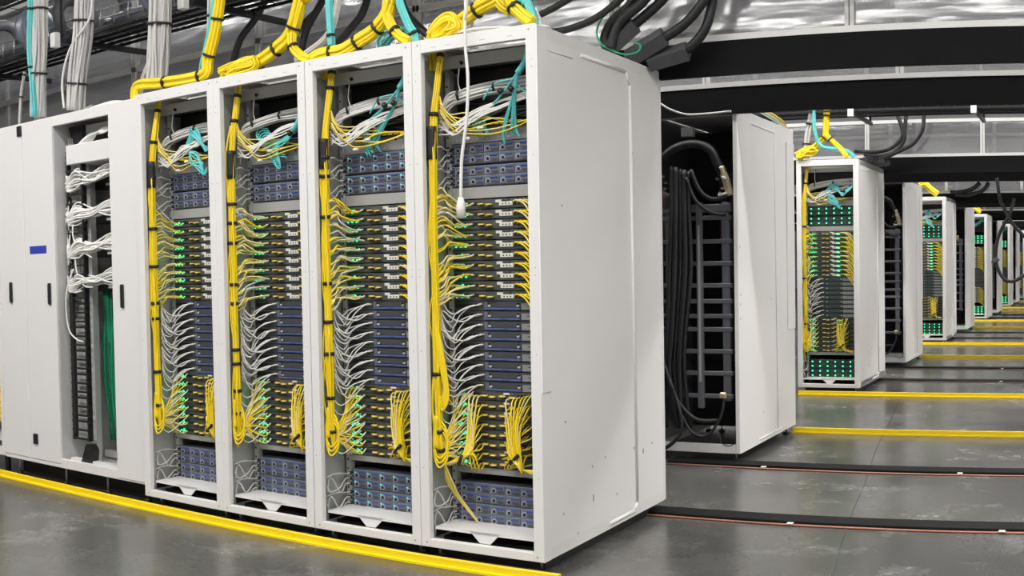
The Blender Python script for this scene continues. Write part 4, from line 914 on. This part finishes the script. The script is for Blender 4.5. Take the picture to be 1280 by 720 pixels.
f.box(LX0, LX4, CYF+.004, CYF+.03, CZ0-.005, CZ0+.05, 'white_paint', .002)
f.box(LX0, LX4, CYF+.004, CYF+.03, CZ1-.06, CZ1, 'white_paint', .002)
f.box(LX0, LX0+.02, y0, y1, CZ0, CZ1, 'white_paint'); f.box(LX4-.02, LX4, y0, y1, CZ0, CZ1, 'white_paint')
f.box(LX0+.02, LX4-.02, y0, y1, CZ1-.012, CZ1, 'white_paint'); f.box(LX0+.02, LX4-.02, y0, y1, CZ0, CZ0+.02, 'white_paint')
f.box(LX2-.02, LX2, y0, CYF+.45, CZ0+.02, CZ1-.02, 'pale_steel')
cpart('frame', f); cpart('back_panel', MB().box(LX0+.02, LX4-.02, CYF+.88, CYF+.89, CZ0+.02, CZ1-.02, 'black_plastic'))
d1 = cpart('door', slab(LX0, LX1-.002, CZ0+.02, CZ1-.004)); d2 = cpart('door', slab(LX1+.002, LX2, CZ0+.02, CZ1-.004)); d3 = cpart('door', slab(LX3, LX4, CZ0+.005, CZ1-.002))
def dh(door, x, z, h=.13):
    b = MB(); b.box(x-.013, x+.013, CYF-.012, CYF+.001, z-h/2, z+h/2, 'black_plastic', .004); b.box(x-.006, x+.006, CYF-.017, CYF-.010, z-h/2+.01, z+h/2-.01, 'dark_steel', .002)
    b.v = [(a-LAB_loc.x, c-LAB_loc.y, d) for a, c, d in b.v]; obj('handle', b, door)
dh(d1, -5.80, 1.165); dh(d2, -5.385, 1.155); dh(d3, -4.70, 1.14)
for x_, z_ in ((-5.66, 2.165), (-5.575, .26)):
    cpart('latch', MB().box(x_-.022, x_+.022, CYF-.010, CYF+.001, z_-.032, z_+.032, 'black_plastic', .003))
cpart('label', MB().box(-5.585, -5.41, CYF-.001, CYF+.001, 1.40, 1.448, 'blue_label'), label='plain blue label')
for xx in (-5.85, -5.35, -4.95, -4.6): cpart('levelling_foot', MB().cyl((xx, CYF+.06, .0), .02, .02, 'z', 'black_plastic', 10).cyl((xx, CYF+.06, .02), .008, .1, 'z', 'galvanised', 8))
cpart('inner_duct', MB().box(LX2+.075, LX3+.01, CYF+.045, CYF+.25, 1.915, 2.03, 'white_paint', .004))
cpart('header_plate', MB().box(LX2+.13, LX3, CYF+.15, CYF+.155, 2.09, 2.15, 'pale_steel'))
cpart('corner_shade', MB().prism([(LX2+.01, 2.15), (LX2+.14, 2.15), (LX2+.14, 1.98), (LX2+.09, 1.98)], 'y', CYF+.12, CYF+.16, 'black_plastic'))  # black wedge puts the shade of the bay's inner corner into colour
cpart('under_shade', MB().box(LX0+.03, LX4-.03, CYF+.12, CYF+.85, .004, CZ0+.01, 'black_plastic'))  # black box stands in for the shade beneath the cabinet
gp = MB(); gp.box(LX2, LX2+.003, y0, CYF+.4, CZ0+.05, CZ1-.1, 'pale_steel'); cpart('bay_liner', gp)
rl = MB(); rl.box(LX2+.10, LX2+.155, CYF+.16, CYF+.20, CZ0+.03, 1.95, 'pale_steel', .002)
for k in range(60): rl.box(LX2+.125, LX2+.132, CYF+.158, CYF+.16, .18+.029*k, .192+.029*k, 'black_plastic')
cpart('mounting_rail', rl)
rl = MB(); rl.box(LX2+.16, LX2+.172, CYF+.30, CYF+.34, CZ0+.03, 1.2, 'pale_steel', .002); cpart('mounting_rail', rl)
rl = MB(); rl.box(LX2+.05, LX3, CYF+.30, CYF+.34, .15, .19, 'white_paint'); rl.box(LX2+.05, LX3, CYF+.04, CYF+.08, CZ0+.04, .175, 'white_paint'); cpart('base_rail', rl)
# finger duct ladder
fd = MB()
for xx in (LX2+.045, LX2+.19): fd.box(xx-.007, xx+.007, CYF+.07, CYF+.10, .28, 2.0, 'black_plastic')
fd.box(LX2+.062, LX2+.082, CYF+.06, CYF+.08, .32, 1.2, 'black_plastic')
for k in range(37):
    z = .285+.0465*k
    fd.box(LX2+.04, LX2+.205, CYF+.065, CYF+.080, z+.006*(k % 3), z+.011+.006*(k % 3), 'black_plastic'); fd.box(LX2+.192, LX2+.207, CYF+.06, CYF+.09, z, z+.026, 'black_plastic')
cpart('finger_duct', fd)
cpart('duct_back', MB().box(LX2+.01, LX2+.19, CYF+.125, CYF+.13, .28, 2.0, 'white_paint'))
solo('cable_boot', MB().prism([(-5.17, .155), (-5.065, .165), (-5.055, .24), (-5.085, .27), (-5.12, .27)], 'y', CYF+.035, CYF+.085, 'black_plastic'), 'black wedge-shaped boot at the foot of the open bay of the cable cabinet', 'cover')
# patch panels and white cable sheaves
g = random.Random(5)
for k, z in enumerate((1.83, 1.625, 1.425, 1.225)):
    wd = ('top', 'second', 'third', 'lowest')[k]
    T = thing('patch_bay', 'black patch panel, %s of four in the open cable cabinet bay' % wd, 'patch panel', (LX2+.12, CYF+.205, z))
    obj('body', MB().box(0, .32, 0, .1, -.06, .012, 'black_plastic', .002), T)
    obj('label_strip', MB().box(.13, .20, -.003, 0, -.045, -.03, 'label_plate'), T)
    b = MB()
    for q in range(30):
        o = g.uniform(-.045, .04); d = g.uniform(0, .04)
        w1 = g.uniform(-.03, .03); w2 = g.uniform(-.025, .025); p = [(LX2+.02+g.uniform(0, .04), CYF+.09+g.uniform(-.02, .02), z+g.uniform(-.12, .12)*(1 if q % 4 == 0 else .35)), (LX2+.06+g.uniform(0, .03), CYF+.055, z+o*.8-.03), (LX2+.16, CYF+.045+d, z+o+w1), (LX2+.28, CYF+.07+d, z+.0+w2), (LX2+.42, CYF+.09+d, z+.03+o*.7-w1), (LX3+.06, CYF+.14, z+.03+o*.8)]
        b.tube(smooth(p, 4), .0055, 'white_cable', 5)
    solo('cable_sheaf', b, 'sheaf of white cables sweeping onto the %s patch panel of the cable cabinet' % wd, 'cable bundle')
b = MB()
for q in range(26):
    o = g.uniform(-.03, .03); p = [(LX2+.05, CYF+.11, 1.94+.5*o), (LX2+.12, CYF+.08, 1.99+o*.7), (LX2+.26, CYF+.06+abs(o), 2.055+o), (LX2+.40, CYF+.07, 2.085-o*.5), (LX3+.02, CYF+.10, 2.10+o*.8)]
    b.tube(smooth(p, 4), .0055, 'white_cable' if q % 3 else 'grey_cable', 5)
b.tube(smooth([(LX3-.08, CYF+.09, 2.10), (LX3-.09, CYF+.08, 2.05), (LX3-.05, CYF+.08, 2.02), (LX3+.02, CYF+.09, 2.04)], 5), .007, 'white_cable', 6)
b.tube(smooth([(LX3-.06, CYF+.09, 2.09), (LX3-.06, CYF+.08, 2.06), (LX3-.03, CYF+.08, 2.035), (LX3+.02, CYF+.09, 2.05)], 5), .007, 'white_cable', 6)
solo('cable_sheaf', b, 'white cables above the white duct at the top of the cable cabinet bay', 'cable bundle')
b = MB()
for q in range(8): b.tube(smooth([(LX2+.03+.008*q, CYF+.10+.01*q, 2.08), (LX2+.03+.006*q, CYF+.12, 1.8+.02*q), (LX2+.035+.009*q, CYF+.10, 1.4), (LX2+.03+.01*q, CYF+.12, 1.0+.02*q)], 4), .0045, 'grey_cable', 5)
solo('cable_bundle', b, 'pale cables hanging down the left wall of the cable cabinet bay', 'cable bundle')
solo('loose_cable', MB().tube(smooth([(LX2+.10, CYF+.06, 1.30), (LX2+.045, CYF+.05, 1.18), (LX2+.03, CYF+.05, 1.05), (LX2+.06, CYF+.05, .93), (LX2+.12, CYF+.06, .88), (LX2+.17, CYF+.07, .87)], 5), .005, 'white_cable', 6), 'single white cable looping low in the cable cabinet bay', 'cable')
solo('loose_cable', MB().tube(smooth([(LX2+.12, CYF+.06, 1.60), (LX2+.11, CYF+.055, 1.50), (LX2+.16, CYF+.06, 1.42), (LX2+.26, CYF+.08, 1.36)], 5), .005, 'white_cable', 6), 'single white cable crossing between the second and third patch panels', 'cable')
solo('loose_cable', MB().tube(smooth([(LX2+.12, CYF+.06, 1.38), (LX2+.14, CYF+.055, 1.28), (LX2+.20, CYF+.06, 1.20), (LX2+.26, CYF+.08, 1.19)], 5), .005, 'white_cable', 6), 'single white cable crossing between the third and lowest patch panels', 'cable')
b = MB()
for q in range(26):
    xx = LX2+.15+g.uniform(0, .17); b.tube(smooth([(xx, CYF+.26+g.uniform(-.04, .04), 1.20), (xx+g.uniform(-.02, .02), CYF+.24, .9), (xx+g.uniform(-.03, .03), CYF+.25, .6), (xx+g.uniform(-.02, .03), CYF+.27, .26+g.uniform(0, .05))], 4), .0065, 'green_cable' if q % 3 == 0 else 'green_dark', 5)
solo('cable_bundle', b, 'curtain of dark green cables at the right of the cable cabinet bay', 'cable bundle')

# open cabinet cut off by the left edge of the picture
x = -6.555
R = thing('network_rack', 'white cabinet at the far left, open, with green cables and yellow leads inside', 'rack', (x, CYF, 0))
f = MB(); f.box(0, .03, 0, .03, CZ0, CZ1, 'white_paint', .002); f.box(.59, .622, 0, .03, CZ0, CZ1, 'white_paint', .002); f.box(.03, .59, 0, .03, CZ1-.06, CZ1, 'white_paint'); f.box(.03, .59, 0, .03, CZ0, CZ0+.05, 'white_paint'); f.box(0, .62, .03, .9, CZ1-.012, CZ1, 'white_paint'); f.box(0, .62, .03, .9, CZ0, CZ0+.02, 'white_paint'); f.box(.0, .01, .03, .9, CZ0, CZ1, 'white_paint')
obj('frame', f, R); obj('rear_door', MB().box(.02, .60, .88, .9, CZ0+.02, CZ1-.02, 'black_plastic'), R); obj('base_shelf', MB().box(.04, .58, .03, .3, .20, .206, 'white_paint'), R)
for fx in (.05, .55): obj('levelling_foot', MB().cyl((fx, .07, 0), .02, .12, 'z', 'black_plastic', 8), R)
b = MB()
for q in range(30):
    xx = x+.36+g.uniform(0, .24); b.tube(smooth([(xx, CYF+.12+g.uniform(-.04, .04), 2.0), (xx+g.uniform(-.02, .02), CYF+.12, 1.6), (xx+g.uniform(-.03, .03), CYF+.13, 1.3), (xx+g.uniform(-.02, .03), CYF+.14, 1.08)], 4), .007, 'green_cable' if q % 3 else 'green_dark', 5)
solo('cable_bundle', b, 'green cables hanging inside the far left open cabinet', 'cable bundle')
for k, z in enumerate((.93, .80)): make_chassis((x+.03, CYF+.12, z), '%s blue-grey chassis in the far left open cabinet' % ('upper', 'lower')[k], None)
b = MB()
for q in range(36):
    z = .75-.0115*q; xx = x+.30+g.uniform(0, .02)
    b.tube(smooth([(xx, CYF+.14, z), (xx+.12, CYF+.07, z+.01), (xx+.2, CYF+.06, z-.03), (xx+.29, CYF+.08, z-.08)], 3), .0045, 'yellow_cable' if q % 3 else 'pale_yellow', 4)
solo('cable_bundle', b, 'yellow patch leads low inside the far left open cabinet', 'cable bundle')
for k, z in enumerate([.70-.044*q for q in range(9)]): make_switch((x+.03, CYF+.15, z), '%s switch behind the yellow leads of the far left open cabinet' % UPWORD[k], 'b')

# ---------------------------------------------------------------- overhead cable baskets
def basket(y, z, x0, x1, label, wd=.45, step=.14, caps=()):
    T = thing('cable_basket', label, 'cable tray', (0, y, z))
    b = MB(); r = .005
    for k in range(6): b.box(x0, x1, wd*k/5-.006, wd*k/5+.006, -.009, .009, 'black_plastic')
    for yy in (0, wd):
        for zz in (.055, .11): b.tube([(x0, yy, zz), (x1, yy, zz)], r, 'galvanised', 4)
    n = int((x1-x0)/step)
    for k in range(n+1):
        xx = x0+step*k; b.tube([(xx, 0, .115), (xx, 0, 0)], r, 'galvanised', 4); b.tube([(xx, wd, 0), (xx, wd, .115)], r, 'galvanised', 4)
        if k % 2: b.tube([(xx, 0, 0), (xx, wd, 0)], .003, 'black_plastic', 4)
    obj('wire_mesh', b, T)
    for cx in caps:
        s = obj('strut', MB().box(cx-.016, cx+.016, -.10, wd+.40, -.045, -.008, 'dark_steel', .003), T)
        obj('end_cap', MB().box(cx-.026, cx+.026, -.14, -.09, -.075, .02, 'white_paint', .004), s)
        obj('hanger', MB().cyl((cx+.0, wd+.35, -.03), .012, HC-z, 'z', 'black_plastic', 8), T)
        obj('hanger', MB().cyl((cx+.0, -.06, -.01), .008, HC-z, 'z', 'dark_steel', 8), T)
    return T
ty, tz = 4.42, 2.83
basket(ty, tz, -9, 2.0, 'dark wire cable basket hanging over the front row', caps=(-7.07, -5.83, -4.60, -3.4, -2.1))
g = random.Random(9)
for q in range(9):
    mat = ['shrink_grey', 'slate_steel', 'blue_box', 'grey_cable', 'slate_steel', 'shrink_grey', 'blue_box', 'slate_steel', 'grey_cable'][q]
    pts = [(-9+.5*k, ty+.05+.045*q+g.uniform(-.012, .012), tz+.035+.02*(q % 3)+g.uniform(-.006, .02)) for k in range(22)]
    solo('tray_cable', MB().tube(smooth(pts, 2), .016+.004*(q % 3), mat, 7), 'cable lying in the front overhead basket, %s from the camera side' % ORD[q], 'cable')
for q in range(13):
    cx = -7.6+.42*q+g.uniform(-.05, .05)
    b = MB(); a0 = g.uniform(-.4, .4)
    b.tube([(cx+.02*math.cos(t*.5+a0), ty+.10+.13*math.cos(t*.5), tz+.16+.12*math.sin(t*.5)) for t in range(13)], .042, ('blue_box', 'shrink_grey', 'slate_steel')[q % 3], 7, closed=False)
    solo('cable_coil', b, 'slate coil standing in the front basket, %s from the left end' % (ORD[q] if q < 12 else 'last'), 'cable')
for k, (yy, rw) in enumerate(((FRONTS[2]+.05, 'third'), (FRONTS[4]+.45, 'fifth'), (FRONTS[6]+.45, 'seventh'))):
    basket(yy, 2.68, -8, 4.5, 'wire cable basket hanging over the front of the %s row' % rw, step=.16, caps=(-2.24, -1.09, .1) if k == 0 else (-2.0, .2))
    b = MB(); pts = []
    for q in range(7):
        mat = ('slate_steel', 'grey_cable', 'shrink_grey')[q % 3]
        b.tube(smooth([(-8+1.25*j, yy+.05+.055*q, 2.72+.03*(q % 2)+g.uniform(0, .02)) for j in range(11)], 2), .02, mat, 6)
    solo('tray_cable_bundle', b, 'dark cables lying in the overhead basket of the %s row' % rw, 'cable bundle')
    for i_ in range(9):
        solo('junction_box', MB().box(0, .10, 0, .12, 0, .09, ('galvanised', 'slate_steel', 'tag_grey')[i_ % 3], .006), 'small metal box in the %s row basket, %s from the left' % (rw, ORD[i_]), 'box', (-1.95+.22*i_+g.uniform(-.03, .03), yy+.1, 2.77))
basket(4.15, 3.45, -9, 2.0, 'upper wire cable basket close under the ceiling over the front row', wd=1.1, caps=())
# ceiling-side ladder and pipes behind the front row, seen between the cable drops
for k, (yy, zz, rr, nm) in enumerate(((5.6, 3.5, .06, 'nearer'), (6.3, 3.9, .09, 'farther'))):
    p = MB().tube([(-13.5, yy, zz), (6, yy, zz)], rr, 'galvanised', 12)
    for q in range(12): p.tube([(-12+1.6*q, yy, zz), (-12+1.6*q, yy, HC)], .008, 'dark_steel', 5)
    solo('overhead_pipe', p, 'long galvanised pipe hung under the ceiling over the hot aisle, the %s one' % nm, 'pipe')

# ---------------------------------------------------------------- cable drops and bundles above the racks
RISE = 'grey1 cyan1 grey2 grey3 yel1 cyan1b grey6 yel2 cyan2 white2 yel3 cyan3 grey7 yel4 cyan4 grey8 bk1 bk2 bk3 bk4 w1 w2 w3 w4 w4b w5 w6 whitecord4'.split()
for kk in RISE:
    a, a2 = Vector(P[kk][0]), Vector(P[kk][1])
    if kk[0] in 'wb' and kk != 'white2' and kk != 'whitecord4':
        e1 = a+(a-a2)*1.3; P[kk] = [(e1.x+(e1.x-a.x)*.5, e1.y, 3.5), tuple(e1)] + P[kk]; continue
    P[kk] = [(a.x, a.y, 3.55)] + P[kk]     # the runs carry on up to the ceiling trays
def flatbox(q, r):
    m = MB().tube([q[0], q[-1]], r, 'shrink_grey', 4); m.sm = [0]*len(m.sm); return m
def drop(key, R, n, r, mat, label, ties=(), name='cable_drop', spread=None, wob=.12):
    m = len(P[key])
    if key in RISE: ties = [(t*(m-2)+1)/(m-1) for t in ties]
    return bundle_thing(name, label, 'cable bundle', P[key], R, n, r, mat, ties, 5, spread, wob=wob)
drop('grey1', .052, 26, .0075, 'grey_cable', 'thick pale grey cable drop beside the turquoise strand at far left', (.3, .72), spread=lambda t: .9+.1*t)
drop('cyan1', .017, 7, .006, 'teal_cable', 'turquoise cable strand hanging in front of the leftmost grey drop', (.3, .65))
drop('grey2', .062, 30, .0078, 'grey_cable', 'fat pale grey cable drop leaning left over the open cable cabinet bay', (.45, .80), spread=lambda t: 1.05-.12*t)
solo('loose_cable', MB().tube(smooth(P['grey2b'], 6), .008, 'white_cable', 6), 'white cable bowing out left of the leaning grey drop', 'cable')
drop('grey3', .062, 30, .0078, 'grey_cable', 'straight thick pale grey cable drop behind the white open-front rack next to the cabinet', (.42,), spread=lambda t: 1.05-.15*abs(t-.45))
drop('grey4', .010, 4, .005, 'grey_cable', 'thin pale cable strand with black ties at far left', (.1, .45, .85))
drop('grey5', .014, 5, .006, 'grey_cable', 'short thin pale strand between the leaning and the straight grey drops', (.1,))
drop('grey6', .020, 8, .007, 'grey_cable', 'slim grey strand behind the leftmost yellow drop', (.35,))
drop('yel1', .024, 10, .009, 'yellow_cable', 'leftmost yellow bundle dropping and running left along the rack top', (.22, .36, .56, .74))
drop('cyan1b', .015, 6, .006, 'teal_cable', 'turquoise strand beside the leftmost yellow bundle', ())
drop('yel2', .027, 10, .009, 'yellow_cable', 'yellow bundle dropping from the basket onto the third rack from right', (.28, .45, .62))
drop('yel2b', .020, 8, .007, 'yellow_cable', 'short yellow branch down to the gap between second and third racks from right', (.35,))
drop('cyan2', .015, 6, .006, 'teal_cable', 'turquoise strand dropping beside the second rack from right', (.6,))
drop('white2', .014, 6, .006, 'white_cable', 'white strand curving left behind the second rack from right', (.5,))
drop('yel3', .027, 10, .009, 'yellow_cable', 'yellow bundle dropping onto the second rack from the right and swinging left', (.28, .42, .6))
drop('yel3b', .020, 8, .007, 'yellow_cable', 'short yellow branch down towards the gap beside the rightmost rack', (.5,))
drop('cyan3', .016, 6, .006, 'teal_cable', 'turquoise strand dropping at the gap beside the rightmost rack', (.75,))
b = MB(); Q = strands(b, P['cyanloop3'], .018, 6, .005, 'teal_cable', 5, wob=.4, core=False)
solo('cable_coil', b, 'turquoise slack coil lying on top of the second rack from right', 'cable')
drop('grey7', .022, 8, .007, 'grey_cable', 'pale grey strand behind the yellow fork of the second rack from right', (.5,))
drop('yel4', .026, 10, .009, 'yellow_cable', 'yellow bundle sweeping down left onto the rightmost front-row rack', (.28, .42))
drop('yel4b', .023, 8, .008, 'yellow_cable', 'yellow bundle sweeping down right to the corner of the rightmost rack', (.45,))
for key, lab in (('coil2', 'tangled yellow slack coil on top of the third rack from right'), ('coil4', 'tangled yellow slack coil on top of the rightmost front-row rack')):
    b = MB(); strands(b, P[key], .022, 9, .006, 'yellow_cable', 5, wob=.6, core=(key == 'coil4')); solo('cable_coil', b, lab, 'cable')
drop('cyan4', .016, 6, .006, 'teal_cable', 'turquoise strand dropping to the corner of the rightmost rack', ())
drop('grey8', .026, 9, .007, 'grey_cable', 'pale grey strand dropping behind the yellow coil of the rightmost rack', (.6,))
T = solo('hanging_cable', MB().tube(smooth(P['whitecord4'], 6), .007, 'white_cable', 8), 'long white cord hanging down in front of the rightmost open rack', 'cord')
e = P['whitecord4'][-1]
obj('sleeve', MB().tube([(e[0], e[1], e[2]+.01), (e[0]-.001, e[1], e[2]-.03), (e[0], e[1], e[2]-.075)], [.012, .02, .018], 'white_cable', 10), T)
for k, (key, word) in enumerate((('bk1', 'leftmost'), ('bk2', 'third'), ('bk3', 'fourth'), ('bk4', 'rightmost'), ('bk5', 'second'))):
    solo('power_whip', MB().tube(smooth(P[key], 6), .022, 'cord_black', 8), 'thick black cord rising behind the front-row racks, %s of five' % word, 'cord')
# white slack cables lying on the cable cabinet top
b = MB()
for q in range(7): b.tube(smooth([(-5.33, 4.2, 2.24+.01*q), (-5.2, 4.05, 2.235), (-5.0+.03*q, 4.0+.02*q, 2.24+.008*(q % 3)), (-4.8, 4.1, 2.235+.01*(q % 2)), (-4.62, 4.2, 2.225)], 4), .007, 'white_cable', 5)
solo('cable_slack', b, 'white slack cables lying on top of the cable cabinet', 'cable')
b = MB()
for q in range(5): b.tube(smooth([(-2.66, 4.0, 2.245), (-2.55, 3.95+.02*q, 2.25+.006*q), (-2.4, 3.94+.02*q, 2.25), (-2.25+.02*q, 4.0, 2.24), (-2.15, 4.05, 2.235)], 4), .005, 'white_cable', 5)
solo('cable_slack', b, 'white cables lying on top of the rightmost front-row rack', 'cable')
# whips with grey shrink blocks at the right end rack
for k, (a, c, word) in enumerate((('w1', 'w1b', 'rightmost'), ('w2', 'w2b', 'second from right'), ('w3', 'w3b', 'third from right'))):
    T = solo('power_whip', MB().tube(smooth(P[a], 6), .024, 'cord_black', 10), 'thick black power cord with grey block above the end rack, %s' % word, 'cord')
    q = smooth(P[c], 4); obj('connector_block', flatbox(q, .048), T)
for k, (a, word) in enumerate((('w4', 'left one'), ('w4b', 'right one'))): solo('power_whip', MB().tube(smooth(P[a], 6), .024, 'cord_black', 10), 'black power cord arching onto the end rack behind the grey blocks, %s' % word, 'cord')
for a, word in (('w5', 'nearer the rack corner, lower'), ('w6', 'higher, farther left')): solo('power_whip', MB().tube(smooth(P[a], 6), .018, 'cord_black', 8), 'black cord slanting left over the end rack top, %s' % word, 'cord')
solo('earth_wire', MB().tube(smooth(P['green'], 6), .0045, 'green_cable', 6), 'thin green wire looping over the end rack top by the grey blocks', 'wire')
solo('loose_cable', MB().tube(smooth(P['whitecordB'], 6), .007, 'white_cable', 6), 'white cord sagging along the black band towards the second row rack corner', 'cord')
b = MB()
for q, mt in enumerate(('white_cable', 'green_cable', 'pale_yellow', 'white_cable', 'white_cable', 'yellow_cable')):
    b.tube(smooth([(-2.30+.01*q, 6.9, 2.26), (-2.26, 7.2, 2.29+.006*q), (-2.22+.01*q, 7.5, 2.26), (-2.2, 7.75, 2.23)], 4), .007, mt, 5)
solo('cable_slack', b, 'green, white and yellow wires lying on top of the second row end rack', 'cable')
# third-row rack top
drop('cyel', .027, 9, .009, 'yellow_cable', 'yellow bundle dropping and forking left onto the third row end rack', (.2, .5))
drop('cyelb', .024, 8, .008, 'yellow_cable', 'right fork of the yellow bundle on the third row end rack', (.3,))
b = MB(); strands(b, P['cblob'], .045, 10, .009, 'yellow_cable', 5, wob=.6); solo('cable_coil', b, 'yellow slack coil on the left top corner of the third row end rack', 'cable')
drop('cgrey', .030, 9, .009, 'grey_cable', 'pale grey strand dropping onto the third row end rack', (.4, .75))
drop('ccyan', .015, 7, .006, 'teal_cable', 'turquoise strand curving onto the third row end rack', ())
for a, word in (('cw1', 'left one'), ('cw2', 'middle one'), ('cw3', 'right one')): solo('power_whip', MB().tube(smooth(P[a], 6), .021, 'cord_black', 8), 'black power cord curving onto the rear of the third row rack, %s' % word, 'cord')
for k in range(4): solo('connector_block', MB().tube([(-2.25+.0*k, 10.7+.17*k, 2.25), (-2.2+.03*k, 10.80+.17*k, 2.28)], .035, 'shrink_grey', 6), 'dark connector block on top of the third row rack, %s from the front' % ORD[k], 'connector')
drop('eyel', .04, 8, .015, 'yellow_cable', 'small yellow bundle crossing the top of the fifth row end rack', ())
drop('gyel', .05, 8, .018, 'yellow_cable', 'tiny yellow bundle crossing the top of the seventh row end rack', ())
for a, word in (('ew1', 'left one'), ('ew2', 'right one')): solo('power_whip', MB().tube(smooth(P[a], 6), .035, 'cord_black', 8), 'black cord curving onto the rear of the fifth row rack, %s' % word, 'cord')
T = solo('hanging_cable', MB().tube(smooth(P['hang'], 6), .018, 'cord_black', 8), 'black cord hanging in a wide loop in the aisle at the right edge', 'cord')
q = P['hang'][10]; obj('connector', MB().tube([(q[0]-.03, q[1], q[2]-.04), (q[0]+.02, q[1], q[2]+.02)], .028, 'shrink_grey', 8), T)
